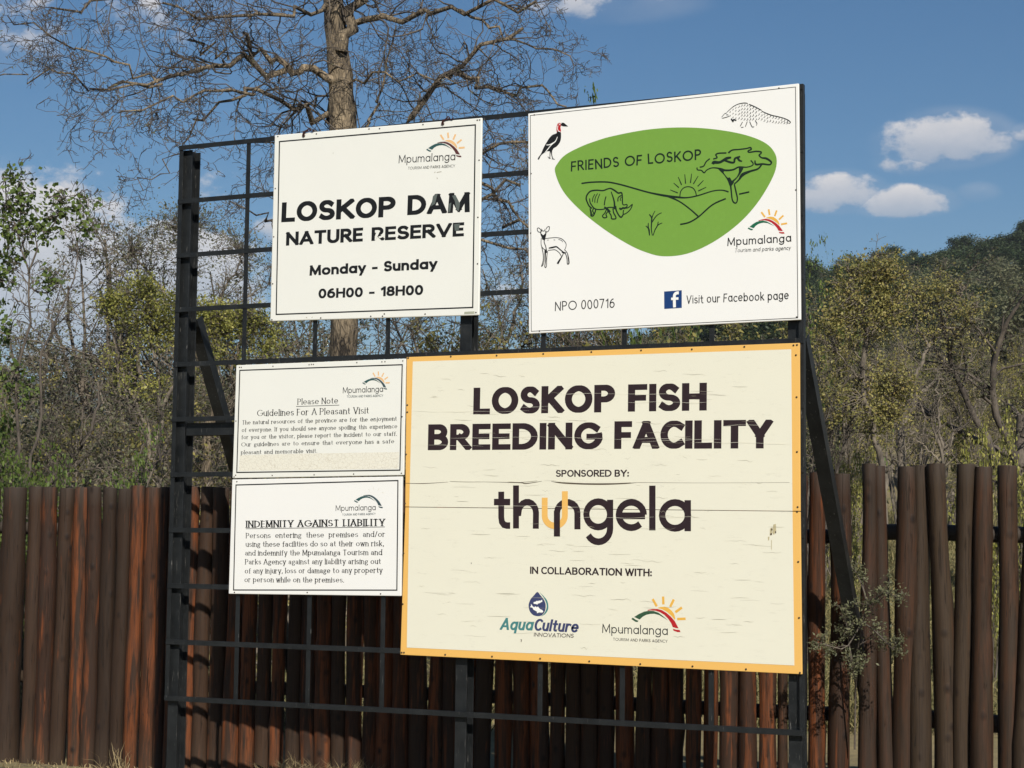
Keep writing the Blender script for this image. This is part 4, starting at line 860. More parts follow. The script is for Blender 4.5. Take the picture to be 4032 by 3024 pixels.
# horizontal log rails behind the poles, pale cut ends
def rail(root, xa, xb, z, r):
    V = []; F = []; n = 12; rows = 12; rg = random.Random(int(xa*31+z*7))
    for j in range(rows+1):
        xx = xa+(xb-xa)*j/rows; yy = fence_y(xx)+.13
        for i in range(n): a = i*2*math.pi/n; q = r*(1+.05*math.sin(j*1.3+a)); V.append((xx, yy+q*math.cos(a), z+q*math.sin(a)+.01*math.sin(j)))
    for j in range(rows):
        for i in range(n): F.append((j*n+i, j*n+(i+1) % n, (j+1)*n+(i+1) % n, (j+1)*n+i))
    F += [tuple(range(n)), tuple(rows*n+i for i in reversed(range(n)))]
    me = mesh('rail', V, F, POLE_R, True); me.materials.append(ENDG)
    for q in (-1, -2): me.polygons[q].use_smooth = False; me.polygons[q].material_index = 1
    put('rail', me, root)
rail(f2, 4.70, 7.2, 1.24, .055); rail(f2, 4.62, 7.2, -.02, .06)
rail(f1, -4.2, 4.45, 1.22, .05); rail(f1, -4.2, 4.50, .0, .05)
# ------------------------------------------------------------------ trees and bushes
def nrm(a): return a/(np.linalg.norm(a, axis=-1, keepdims=True)+1e-9)
def tubes(groups, sides):
    """groups: list of (points m,n,3; radii m,n) -> vertices, quads"""
    Vs, Qs, b = [], [], 0
    for (P, Rr), sd in zip(groups, sides):
        m, n, _ = P.shape
        T = nrm(np.gradient(P, axis=1)); ref = np.where(np.abs(T[..., 2:3]) > .8, np.array([1., 0, 0]), np.array([0, 0, 1.]))
        A = nrm(np.cross(T, ref)); B = np.cross(T, A); an = np.arange(sd)*2*math.pi/sd
        V = P[:, :, None, :] + Rr[:, :, None, None]*(A[:, :, None, :]*np.cos(an)[None, None, :, None]+B[:, :, None, :]*np.sin(an)[None, None, :, None])
        idx = np.arange(m*n*sd).reshape(m, n, sd)+b; nx = np.roll(idx, -1, axis=2)
        Q = np.stack([idx[:, :-1], nx[:, :-1], nx[:, 1:], idx[:, 1:]], -1).reshape(-1, 4)
        Vs.append(V.reshape(-1, 3)); Qs.append(Q); b += m*n*sd
    return np.concatenate(Vs), np.concatenate(Qs)
def walk(rg, P0, D, L, n, jit, grav=0.0):
    m = len(P0); P = np.zeros((m, n, 3)); P[:, 0] = P0; d = nrm(D)
    for i in range(1, n):
        d = nrm(d + rg.normal(0, jit, (m, 3)) + np.array([0, 0, grav])); P[:, i] = P[:, i-1] + d*(L/(n-1))[:, None]
    return P
def grow(rg, base, levels):
    """base: list of (P m,n,3; R m,n); each level adds shoots to the level before"""
    out = list(base); cur = base[-1] if len(base) == 1 else None; src = base
    for lv in levels:
        Ps, Ds, Ls, Rs = [], [], [], []
        for P, Rr in src:
            m, n, _ = P.shape; seg = np.linalg.norm(np.diff(P, axis=1), axis=2); Lp = seg.sum(1)
            k = lv['k'](Lp) if callable(lv['k']) else np.full(m, lv['k'])
            k = np.maximum(0, np.floor(k+rg.random(m))).astype(int); ids = np.repeat(np.arange(m), k)
            t = lv.get('t0', .15) + (1-lv.get('t0', .15))*rg.random(len(ids))**lv.get('tp', .8)
            f = t*(n-1); i0 = np.minimum(f.astype(int), n-2); fr_ = (f-i0)[:, None]
            p = P[ids, i0]*(1-fr_)+P[ids, i0+1]*fr_; d = nrm(P[ids, i0+1]-P[ids, i0]); r = Rr[ids, i0]*(1-fr_[:, 0])+Rr[ids, i0+1]*fr_[:, 0]
            s = nrm(np.cross(d, rg.normal(0, 1, (len(ids), 3)))); a = rg.normal(lv['ang'], lv.get('asd', .25), len(ids))[:, None]
            Ds.append(d*np.cos(a)+s*np.sin(a)); Ps.append(p)
            Ls.append(np.maximum(lv.get('lmin', .02), np.minimum(Lp[ids]*lv['lr'], lv.get('lmax', 99))*rg.uniform(.45, 1.15, len(ids))*(1.1-.5*t)))
            Rs.append(np.minimum(r*lv.get('rr', .6), lv.get('rmax', 9)))
        P0, D, L, Rb = map(np.concatenate, (Ps, Ds, Ls, Rs))
        P = walk(rg, P0, D, L, lv['n'], lv['jit'], lv.get('grav', 0)); tp = np.linspace(1, lv.get('tip', .35), lv['n'])[None]
        src = [(P, np.maximum(Rb[:, None]*tp, lv.get('rmin', .0015)))]; out += src
    return out
def leaves(rg, P, per, size, spread, asp=.5, up=.3):
    """diamond leaves around points"""
    P = np.repeat(P, per, axis=0); m = len(P); C = P + rg.normal(0, spread, (m, 3))
    N_ = nrm(rg.normal(0, 1, (m, 3))+np.array([0, 0, up])+.75*np.array(SUN)[None]); A = nrm(np.cross(N_, rg.normal(0, 1, (m, 3)))); B = np.cross(N_, A)
    s = (size*rg.uniform(.6, 1.3, m))[:, None]
    V = np.stack([C-A*s*.5, C+B*s*asp*.5+N_*s*.06, C+A*s*.5, C-B*s*asp*.5+N_*s*.06], 1).reshape(-1, 3)
    return V, np.arange(m*4).reshape(-1, 4)
def pts_of(groups, tmin=0.2):
    return np.concatenate([P[:, max(1, int(P.shape[1]*tmin)):].reshape(-1, 3) for P, _ in groups])
TREE_DATA = {}
def tree_kind(key, seed, H, spread, bark, leaf, n_main=4, trunk_r=.06, l2=7, l3=6, l4=0, leafn=2, leafsize=.04, lsp=.05, jit=.16, bare=0.0, up=.5, multi=True, asp=.5, t0=.25, twig=.0028, low=.15):
    rg = np.random.default_rng(seed); m = n_main
    if multi:                                                  # several stems from the ground
        P0 = rg.normal(0, trunk_r*.8, (m, 3)); P0[:, 2] = -.05; D = nrm(np.c_[rg.normal(0, spread*.55, (m, 2)), np.ones(m)]); L = H*rg.uniform(.75, 1.0, m)
        P = walk(rg, P0, D, L, 12, jit*.55, .04); base = [(P, trunk_r*np.linspace(1, .22, 12)[None]*rg.uniform(.6, 1, (m, 1)))]
    else:
        P = walk(rg, np.array([[0, 0, -.05]]), np.array([[rg.normal(0, .1), rg.normal(0, .1), 1]]), np.array([H*.55]), 10, jit*.35, .05)
        T = (P, trunk_r*np.linspace(1, .62, 10)[None])
        st = P[0, rg.integers(4, 10, m)]; D = nrm(np.c_[rg.normal(0, spread, (m, 2)), np.full(m, .75)]); Pm = walk(rg, st, D, H*rg.uniform(.4, .62, m), 10, jit*.6, .05)
        base = [T, (Pm, trunk_r*.5*np.linspace(1, .22, 10)[None]*rg.uniform(.7, 1, (m, 1)))]
    lv = [dict(k=l2, n=7, jit=jit, ang=.75, lr=.42, rr=.55, t0=t0, grav=.03*up), dict(k=l3, n=5, jit=jit*1.3, ang=.8, lr=.42, rr=.5, t0=.2, rmax=.010)]
    if l4: lv.append(dict(k=l4, n=4, jit=jit*1.5, ang=.8, lr=.5, rr=.5, rmax=.005, rmin=twig, lmin=.06))
    gr = grow(rg, base if multi else base, lv)
    if not multi: pass
    sides = []
    for P, Rr in gr: sides.append(8 if Rr.max() > .05 else 5 if Rr.max() > .015 else 3)
    gr = [(P, np.maximum(Rr, twig)) for P, Rr in gr]
    V, Q = tubes(gr, sides); tm = quads('trunk', V, Q, bark, True); cm = None
    if leafn:
        pts = pts_of(gr[-1:] if l4 else gr[-2:], .3); pts = pts[pts[:, 2] > H*low]
        if bare: pts = pts[rg.random(len(pts)) > bare]
        # leafy in clumps: drop the leaves where a coarse field is low
        f = np.sin(pts[:, 0]*5/max(H*.25, .3)+seed)+np.sin(pts[:, 1]*5/max(H*.25, .3)+seed*2)+np.sin(pts[:, 2]*5/max(H*.25, .3)+seed*3)
        pts = pts[f+rg.normal(0, .8, len(f)) > -1.1]
        V, Q = leaves(rg, pts, leafn, leafsize, lsp, asp); cm = quads('crown', V, Q, leaf, False)
    top = max(V[:, 2].max(), max(P[..., 2].max() for P, _ in gr)); TREE_DATA[key] = (tm, cm, top)
tree_kind('olive', 1, 4.2, .45, TWIG_D, LF_OLIVE, 5, .075, 10, 8, 3, 2, .062, .05)
tree_kind('olive2', 2, 4.0, .5, TWIG_D, LF_OLIVE, 6, .05, 9, 8, 3, 2, .055, .05)
tree_kind('olive3', 12, 3.6, .55, TWIG_D, LF_OLIVE, 6, .05, 10, 8, 3, 1, .055, .05, bare=.2)
tree_kind('yellow', 3, 3.4, .5, TWIG_D, LF_YEL, 6, .045, 9, 8, 3, 2, .06, .05, bare=.1)
tree_kind('yellow2', 4, 3.0, .6, TWIG_D, LF_YEL, 6, .045, 9, 8, 3, 1, .06, .05, bare=.2)
tree_kind('grey', 5, 4.4, .45, TWIG_D, LF_GREY, 6, .06, 11, 10, 5, 1, .036, .04, bare=.45, jit=.2)
tree_kind('grey2', 6, 4.0, .55, TWIG_D, LF_GREY, 6, .05, 10, 10, 4, 1, .045, .04, bare=.1)
tree_kind('bare', 7, 3.6, .55, TWIG_D, LF_OLIVE, 8, .035, 9, 8, 4, 1, .048, .045, bare=.15, jit=.27)
tree_kind('bare2', 8, 3.2, .7, TWIG_D, LF_GREY, 9, .03, 9, 9, 3, 1, .048, .045, bare=.1, jit=.3)
tree_kind('sprig', 9, 4.3, .25, TWIG, LF_GREEN, 4, .03, 6, 5, 0, 3, .072, .032, asp=.8, jit=.13, t0=.4, up=1.5, low=.52)
tree_kind('green', 10, 2.0, .6, TWIG, LF_GREEN, 7, .02, 8, 6, 3, 2, .042, .04, asp=.7, low=.05)
tree_kind('lime', 13, 1.8, .5, TWIG, LF_YEL, 7, .02, 8, 7, 3, 2, .038, .035, asp=.8, low=.05)
tree_kind('round', 19, 3.6, .42, TWIG_D, LF_OLIVE, 6, .06, 11, 9, 4, 2, .058, .04)
tree_kind('golden', 20, 3.4, .5, TWIG_D, LF_YEL, 6, .06, 11, 9, 4, 1, .058, .04, bare=.1)
tree_kind('trunked', 14, 4.8, .5, TWIG_D, LF_OLIVE, 6, .12, 10, 9, 3, 2, .05, .045, multi=False, bare=.25)
tree_kind('trunked2', 15, 4.6, .6, TWIG, LF_GREY, 6, .11, 9, 9, 5, 1, .04, .03, multi=False, bare=.6, jit=.24)
tree_kind('hill', 16, 5.0, .5, BARK, LF_HILL, 6, .10, 9, 8, 0, 6, .17, .2, multi=False)
tree_kind('hill2', 17, 4.5, .6, BARK, LF_GREY, 6, .10, 8, 8, 0, 6, .16, .2)
tree_kind('hill3', 18, 4.6, .5, BARK, LF_OLIVE, 6, .10, 8, 8, 0, 5, .15, .2)
def plant(key, px, D, ytop=None, H=None, name='tree', label=None, cat='tree', group=None, rz=0.0, lean=0.0, tint=None, sx=1.0):
    x, y, z = spot(px, D); tm, cm, top = TREE_DATA[key]
    if ytop is not None: H = at_d(px, ytop, D)[2]-z
    s = H/top
    o = thing(name, label, cat, (x, y, z), group); o.rotation_euler = (lean, 0, rz); o.scale = (s*sx, s*sx, s)
    put('trunk', tm, o)
    if cm: put('crown', cm, o)
    return o
# big bare thorn tree behind the boards ------------------------------------------------
rg = np.random.default_rng(77)
BD = 21.0
def limb(pts, r0, r1, n=14, wob=.05):
    P = np.array([at_d(px, py, D) for px, py, D in pts]); seg = np.r_[0, np.cumsum(np.linalg.norm(np.diff(P, axis=0), axis=1))]
    q = np.linspace(0, seg[-1], n); P = np.stack([np.interp(q, seg, P[:, i]) for i in range(3)], 1)
    P[1:-1] += rg.normal(0, wob, (n-2, 3))*.6
    return (P[None], np.linspace(r0, r1, n)[None]**1.0)
bx, by, bz = spot(1385, BD)
trunk_pts = [(1392, 2560, BD), (1385, 2000, BD), (1352, 1400, BD), (1362, 1150, BD), (1352, 900, BD), (1350, 700, BD), (1348, 500, BD), (1346, 330, BD), (1330, 160, BD), (1312, 0, BD), (1290, -220, BD), (1330, -420, BD-.3)]
nT = 46; PT = limb(trunk_pts, .15, .15, nT, .012)[0]
RT = np.interp(np.linspace(0, 1, nT), [0, .1, .4, .62, .7, .78, 1], [.20, .165, .150, .138, .150, .125, .085])[None]
def trunk_mesh(P, Rr, sd, seed):
    V, Q = tubes([(P, Rr)], [sd]); n = P.shape[1]; V = V.reshape(n, sd, 3); r2 = np.random.default_rng(seed)
    k = r2.normal(0, 1, (n, sd)); k = (k+np.roll(k, 1, 1)*.6+np.roll(k, 1, 0)*.9+np.roll(k, 2, 0)*.6)/1.7
    c = P[0][:, None, :]; V = c+(V-c)*(1+.085*k[..., None]); return V.reshape(-1, 3), Q
BV, BQ = trunk_mesh(PT, RT, 18, 3)
LIMBS = [
 ([(1340, 330, BD), (1240, 290, BD), (1160, 268, BD-.2), (1070, 235, BD-.3), (985, 190, BD-.5), (960, 130, BD-.6)], .052, .022),
 ([(1150, 268, BD-.2), (1040, 262, BD-.4), (900, 235, BD-.8), (760, 290, BD-1.2), (600, 330, BD-1.5), (430, 345, BD-1.7)], .036, .012),
 ([(1345, 470, BD), (1290, 440, BD), (1230, 430, BD-.2), (1120, 400, BD-.6), (1000, 372, BD-1), (880, 400, BD-1.3), (760, 470, BD-1.5)], .036, .010),
 ([(1345, 520, BD), (1300, 480, BD+.2), (1265, 370, BD+.3), (1170, 450, BD+.5), (1100, 500, BD+.6), (1000, 560, BD+.8)], .024, .010),
 ([(1340, 170, BD), (1400, 85, BD), (1480, 62, BD-.2), (1600, 58, BD-.4), (1760, 40, BD-.6), (1950, 30, BD-.8), (2110, 5, BD-1)], .042, .014),
 ([(1345, 1000, BD), (1450, 760, BD+.3), (1590, 540, BD+.4), (1680, 380, BD+.4), (1790, 290, BD+.3), (1900, 190, BD+.1), (2060, 110, BD)], .060, .018),
 ([(1770, 305, BD+.3), (1880, 330, BD), (1990, 345, BD-.3), (2100, 350, BD-.5), (2230, 420, BD-.7)], .026, .009),
 ([(1345, 200, BD-.12), (1362, 110, BD-.12), (1385, 0, BD-.05), (1430, -60, BD), (1560, -180, BD), (1800, -260, BD)], .075, .02),
 ([(1320, 0, BD), (1200, 60, BD-.5), (1000, 30, BD-1), (760, 60, BD-1.3), (640, 10, BD-1.5)], .026, .010),
 ([(1300, -200, BD), (1050, -260, BD-.6), (700, -200, BD-1), (420, -60, BD-1.4), (330, 60, BD-1.6), (200, 30, BD-1.8)], .05, .010),
 ([(900, 235, BD-.8), (780, 160, BD-1), (770, 80, BD-1.1), (800, -30, BD-1.2)], .018, .009),
 ([(620, 325, BD-1.5), (480, 250, BD-1.7), (320, 205, BD-1.8), (200, 140, BD-1.9), (30, 62, BD-2)], .014, .006),
 ([(640, 330, BD-1.5), (480, 335, BD-1.7), (280, 318, BD-1.8), (120, 312, BD-1.9), (-40, 308, BD-2)], .014, .006),
 ([(780, 460, BD-1.5), (740, 530, BD-1.6), (700, 600, BD-1.6), (640, 660, BD-1.7), (565, 752, BD-1.8)], .010, .005),
 ([(1345, 1150, BD), (1500, 1000, BD+.2), (1700, 860, BD+.2), (1900, 780, BD), (2050, 730, BD-.2)], .040, .016),
 ([(1345, 900, BD), (1560, 700, BD-.4), (1780, 620, BD-.8), (1960, 570, BD-1), (2100, 560, BD-1.1)], .032, .014),
 ([(1900, 690, BD), (1990, 790, BD), (2060, 880, BD-.2), (2160, 960, BD-.3)], .022, .01),
 ([(1345, 1250, BD), (1600, 1120, BD), (1850, 940, BD), (2020, 970, BD-.2), (2180, 1040, BD-.3)], .032, .01),
 ([(1345, 1100, BD), (1200, 950, BD-.5), (1050, 850, BD-.9), (900, 790, BD-1.2)], .028, .006),
 ([(1000, 372, BD-1), (900, 330, BD-1.4), (700, 380, BD-1.8), (480, 440, BD-2), (430, 500, BD-2)], .018, .007),
 ([(1348, 640, BD), (1500, 420, BD+.5), (1520, 250, BD+.6), (1560, 100, BD+.7)], .022, .008),
 ([(1800, 40, BD-.6), (1960, 120, BD-.9), (2120, 190, BD-1), (2260, 260, BD-1.2)], .018, .006),
 ([(1346, 380, BD), (1480, 300, BD-.3), (1640, 290, BD-.6), (1800, 330, BD-.8)], .018, .006)]
bt = thing('thorn_tree', 'tall leafless thorn tree with thick rough trunk rising behind the opening hours board', 'tree', (bx, by, bz))
put('trunk', quads('trunk', BV, BQ, BARK, True), bt)
limbs = []
for q in LIMBS: limbs.append(limb(*q, n=14, wob=.085))
LB = (np.concatenate([p for p, _ in limbs]), np.concatenate([r for _, r in limbs]))
gr = grow(rg, [LB], [
 dict(k=lambda L: L*6.3, n=9, jit=.34, ang=.85, asd=.3, lr=.50, lmax=1.5, lmin=.2, rr=.45, t0=.12, tp=1, rmax=.012),
 dict(k=7.0, n=6, jit=.46, ang=.85, asd=.3, lr=.60, lmax=.70, lmin=.14, rr=.6, rmax=.0070, t0=.12, rmin=.0034),
 dict(k=3.4, n=4, jit=.5, ang=.8, asd=.35, lr=.5, lmax=.26, lmin=.05, rr=.7, rmax=.0042, t0=.15, rmin=.0026)])
V, Q = tubes(gr[:1], [9]); put('branch', quads('branch', V, Q, BARK, True), bt)
V, Q = tubes(gr[1:], [4, 3, 3]); put('twig', quads('twig', V, Q, TWIG, True), bt, kind='stuff')
pts = pts_of(gr[-1:], .6); 
keep = rg.random(len(pts)) < .045; V, Q = leaves(rg, pts[keep], 2, .035, .02, .35); put('leaf', quads('leaf', V, Q, LF_GREY, False), bt, kind='stuff')

# planted bush ---------------------------------------------------------------------
prg = random.Random(9)
def P_(key, px, D, yt, label, cat='tree', name=None, group=None, **k):
    plant(key, px, D, ytop=yt, name=name or ('bush' if cat == 'bush' else 'tree'), label=label, cat=cat, group=group, rz=prg.uniform(0, 6.28), **k)
P_('sprig', -60, 17.8, 760, 'leafy green branches reaching in at the far left edge of the picture', sx=.7)
P_('green', 10, 17.0, 1560, 'bright green leafy bush low behind the left end of the fence', 'bush', sx=0.5)
P_('green', 480, 16.2, 1640, 'bright green leafy bush just behind the fence left of the frame post', 'bush', sx=0.45)
P_('green', 120, 16.4, 1780, 'small dark green bush peeping over the left fence', 'bush', sx=0.5)
P_('grey', 760, 30, 780, 'tall feathery grey green tree seen through the upper left lattice', sx=1.15)
P_('grey2', 620, 29, 800, 'feathery grey tree with dense crown just left of the frame top', sx=1.0)
P_('grey', 900, 29, 830, 'feathery grey tree behind the second column of the lattice', sx=1.1)
P_('grey', 520, 31, 900, 'lower feathery grey tree left of the frame', sx=1.1)
P_('grey2', 1010, 31, 880, 'grey feathery tree half hidden by the opening hours board')
P_('bare', 330, 18.5, 1350, 'tangled bare grey bush behind the left fence, with pale forked limbs', 'bush')
P_('bare2', 620, 19, 1380, 'tangled bare bush behind the fence just left of the post', 'bush')
P_('bare', 60, 19.5, 1480, 'tangled bare bush at the left edge behind the saplings', 'bush')
P_('bare2', 480, 23, 1400, 'brown twiggy bush in the middle of the left thicket', 'bush')
P_('bare', 900, 19.5, 1450, 'twiggy bush behind the small text signs', 'bush')
P_('grey2', 200, 26, 1400, 'dull green bushy tree at the back of the left thicket')
P_('grey2', 20, 27, 1420, 'dull green bushy tree behind the leftmost saplings')
P_('olive2', 520, 26, 1360, 'olive bushy tree at the back of the left thicket by the post')
P_('olive3', 1150, 28, 1330, 'olive bush under the opening hours board, left of the thick trunk')
P_('grey', 1980, 26, 830, 'grey green tree seen in the slot between the two upper boards')
P_('grey2', 2060, 24, 1000, 'bushy grey green tree low in the slot between the upper boards')
P_('olive2', 1930, 25, 1130, 'olive bush left of the middle post under the opening hours board')
P_('bare', 1600, 27, 1240, 'bare bush between the thick trunk and the middle post', 'bush')
P_('olive', 2300, 23, 1100, 'dense olive tree under the lower left corner of the white board')
P_('bare2', 2580, 22, 1180, 'pale twiggy bush under the middle of the white board', 'bush')
P_('olive2', 2850, 23, 1120, 'olive bush under the right end of the white board')
P_('sprig', 2500, 21.5, 310, 'slim leafy tree whose top sprigs show over the white board', sx=.35)
P_('sprig', 2640, 22, 345, 'slender leafy shoot just clearing the top of the white board', sx=.2)
P_('grey', 2230, 24, 395, 'grey twiggy tree top showing over the left corner of the white board', sx=.5)
# right of the boards
P_('trunked', 3310, 22, 1080, 'olive tree with dark straight trunk just right of the boards', sx=0.55)
P_('sprig', 3345, 23, 880, 'thin leafy sapling standing above the olive tree', sx=.3)
P_('sprig', 3190, 22.5, 830, 'leafy twig tips poking out beside the white board edge', sx=.3)
P_('trunked2', 3180, 20.5, 1250, 'grey branching tree half hidden behind the frame edge', sx=0.6)
P_('lime', 3900, 19, 1570, 'small bright lime green bush near the right edge behind the fence', 'bush', sx=0.32)
P_('lime', 4050, 19.5, 1690, 'small yellow green bush cut by the right edge', 'bush', sx=0.35)
P_('golden', 4000, 27, 1110, 'golden olive tree at the right edge below the hill', sx=0.6)
P_('trunked2', 4060, 26, 960, 'bare branched tree reaching in from the right edge', sx=1.2)
P_('yellow', 3310, 21, 1560, 'green bush low beside the leaning brace', 'bush', sx=0.4)
P_('olive3', 3250, 28, 1120, 'olive thicket tree right behind the board edge', sx=0.6)
# trees whose limbs and leaf clumps are laid out one by one ---------------------------
def shaped(name, label, cat, base, limbs_, blobs, leaf, bark, leafsize, seed, clump=26, spread=.07, twk=7.0, twl=.5, asp=.55, thin=.0024):
    rg = np.random.default_rng(seed); x, y, z = spot(*base); o = thing(name, label, cat, (x, y, z)); inv = Matrix.Translation((x, y, z)).inverted()
    lm = []
    for pts, r0, r1 in limbs_:
        P = np.array([at_d(*p) for p in pts]); seg = np.r_[0, np.cumsum(np.linalg.norm(np.diff(P, axis=0), axis=1))]; q = np.linspace(0, seg[-1], 14)
        P = np.stack([np.interp(q, seg, P[:, i]) for i in range(3)], 1); P[1:-1] += rg.normal(0, .022, (12, 3))*min(1, seg[-1]); lm.append((P[None], np.linspace(r0, r1, 14)[None]))
    LBp = np.concatenate([p for p, _ in lm]); LBr = np.concatenate([r for _, r in lm])
    gr = grow(rg, [(LBp, LBr)], [dict(k=lambda L: L*twk, n=6, jit=.24, ang=.75, lr=.4, lmax=twl, lmin=.12, rr=.45, rmax=.009, t0=.3, rmin=thin), dict(k=4, n=4, jit=.32, ang=.8, lr=.55, lmax=.3, rr=.6, rmax=.005, t0=.2, rmin=thin)])
    allp = LBp[:, 3:].reshape(-1, 3); C = []
    for bx_, by_, bd, rx, ry, n in blobs:
        c = at_d(bx_, by_, bd); sx_, sz_ = rx/FPX*bd, ry/FPX*bd
        v = nrm(rg.normal(0, 1, (n, 3)))*(rg.random((n, 1))**.45); C.append(c+v*np.array([sx_, sx_, sz_]))
    vs = [(gr[0][0], gr[0][1])]+gr[1:]; sd = [8, 4, 3]
    if C:
        C = np.concatenate(C); d = np.linalg.norm(C[:, None]-allp[None], axis=2); st = allp[d.argmin(1)]
        t = np.linspace(0, 1, 6)[None, :, None]; tw = st[:, None]*(1-t)+C[:, None]*t; tw += np.sin(t*math.pi)*rg.normal(0, .05, (len(C), 1, 3))+rg.normal(0, .012, tw.shape)
        vs.append((tw, np.repeat(np.linspace(.006, thin, 6)[None], len(C), 0))); sd.append(3)
    V, Q = tubes(vs, sd); put('trunk', quads('trunk', V, Q, bark, True), o).matrix_parent_inverse = inv
    lp = C if len(C) else pts_of(gr[-1:], .6)
    if leaf:
        if len(C): P = np.repeat(C, clump, 0)+rg.normal(0, spread, (len(C)*clump, 3))*rg.uniform(.5, 1.3, (len(C)*clump, 1))
        else: P = lp
        V, Q = leaves(rg, P, 1, leafsize, .01, asp); put('crown', quads('crown', V, Q, leaf, False), o).matrix_parent_inverse = inv
    return o
D_ = 20.0
shaped('tree', 'tall olive yellow tree with twisted trunk close behind the right brace', 'tree', (3485, D_),
 [([(3485, 2080, D_), (3480, 1860, D_), (3450, 1700, D_), (3405, 1560, D_), (3400, 1400, D_), (3415, 1320, D_)], .040, .028), ([(3415, 1330, D_), (3380, 1230, D_-.1), (3350, 1120, D_-.1), (3330, 1050, D_)], .022, .006), ([(3415, 1330, D_), (3440, 1220, D_+.1), (3460, 1100, D_+.1), (3455, 1000, D_)], .024, .006), ([(3415, 1330, D_), (3490, 1240, D_), (3540, 1150, D_), (3560, 1080, D_)], .018, .005),
  ([(3450, 1700, D_), (3500, 1600, D_), (3530, 1500, D_), (3520, 1430, D_)], .016, .005), ([(3400, 1500, D_), (3340, 1440, D_), (3290, 1380, D_)], .014, .005), ([(3480, 1860, D_), (3560, 1760, D_-.2), (3600, 1700, D_-.2)], .016, .005)],
 [(3450, 1060, D_, 110, 90, 60), (3360, 1130, D_, 110, 120, 60), (3500, 1180, D_, 90, 110, 60), (3420, 1260, D_, 150, 90, 55), (3270, 1290, D_, 90, 120, 40), (3510, 1500, D_, 110, 90, 60), (3460, 1620, D_, 90, 110, 40), (3300, 1560, D_, 90, 130, 35), (3540, 1620, D_, 60, 90, 24)], LF_OLIVE, TWIG_D, .036, 31, 24, .065)
D_ = 25.0
shaped('tree', 'thin olive tree with slanting pale limbs in the middle of the right side', 'tree', (3545, D_),
 [([(3545, 2060, D_), (3540, 1880, D_), (3550, 1720, D_), (3570, 1600, D_), (3640, 1520, D_)], .062, .045), ([(3600, 1550, D_), (3690, 1500, D_), (3760, 1450, D_), (3830, 1420, D_)], .030, .010), ([(3560, 1640, D_), (3640, 1390, D_), (3700, 1290, D_), (3780, 1180, D_), (3800, 1130, D_)], .036, .008), ([(3660, 1370, D_), (3600, 1260, D_), (3590, 1160, D_)], .020, .007), ([(3700, 1290, D_), (3760, 1300, D_), (3830, 1240, D_), (3860, 1180, D_)], .018, .006)],
 [(3800, 1200, D_, 110, 80, 44), (3700, 1130, D_, 90, 70, 44), (3620, 1170, D_, 90, 80, 36), (3780, 1350, D_, 120, 80, 20), (3640, 1300, D_, 90, 80, 18)], LF_OLIVE, TWIG_D, .040, 32, 18, .08, 9.0, .7)
D_ = 24.0
shaped('tree', 'grey multi-stemmed bare tree standing on the dry grass, right side', 'tree', (3710, D_),
 [([(3712, 2040, D_), (3712, 1850, D_), (3705, 1760, D_), (3660, 1660, D_), (3620, 1600, D_), (3600, 1500, D_)], .030, .007), ([(3705, 1780, D_), (3700, 1660, D_), (3690, 1560, D_), (3700, 1440, D_)], .022, .006), ([(3712, 1780, D_), (3760, 1700, D_), (3820, 1660, D_), (3850, 1580, D_)], .022, .006), ([(3712, 1830, D_), (3650, 1760, D_), (3580, 1720, D_)], .016, .005)], [(3680, 1480, D_, 120, 90, 14)], LF_GREY, TWIG_D, .034, 33, 12, .08, 14.0, .8)
D_ = 17.2
shaped('sapling', 'young tree with fresh rounded green leaves at the far left edge', 'tree', (130, D_),
 [([(60, 1960, D_), (70, 1760, D_), (60, 1500, D_), (120, 1280, D_), (110, 1080, D_), (60, 900, D_), (30, 800, D_), (20, 700, D_)], .018, .005), ([(115, 1960, D_), (150, 1700, D_), (165, 1400, D_), (205, 1290, D_), (280, 1130, D_), (310, 1000, D_), (300, 930, D_)], .016, .004), ([(110, 1080, D_), (160, 960, D_), (220, 860, D_), (260, 790, D_), (345, 745, D_)], .010, .003), ([(100, 1000, D_), (85, 860, D_), (75, 740, D_), (80, 620, D_)], .009, .003), ([(200, 900, D_), (280, 910, D_), (365, 895, D_)], .006, .003),
  ([(130, 1210, D_), (60, 1180, D_), (10, 1100, D_)], .008, .003), ([(205, 1290, D_), (190, 1180, D_), (130, 1120, D_), (60, 1060, D_)], .008, .003), ([(120, 1280, D_), (180, 1340, D_), (190, 1450, D_)], .008, .004)],
 [(85, 760, D_, 60, 110, 26), (30, 860, D_, 60, 100, 22), (130, 900, D_, 80, 80, 24), (230, 830, D_, 60, 70, 18), (330, 800, D_, 40, 90, 8), (350, 900, D_, 40, 25, 7), (190, 1110, D_, 60, 50, 12), (20, 1060, D_, 60, 90, 12), (20, 1280, D_, 40, 60, 7), (60, 1480, D_, 80, 70, 12), (100, 1560, D_, 60, 50, 7), (220, 760, D_, 30, 50, 6)], LF_GREEN, TWIG, .047, 34, 9, .062, 5.0, .5, .85)
D_ = 21.5
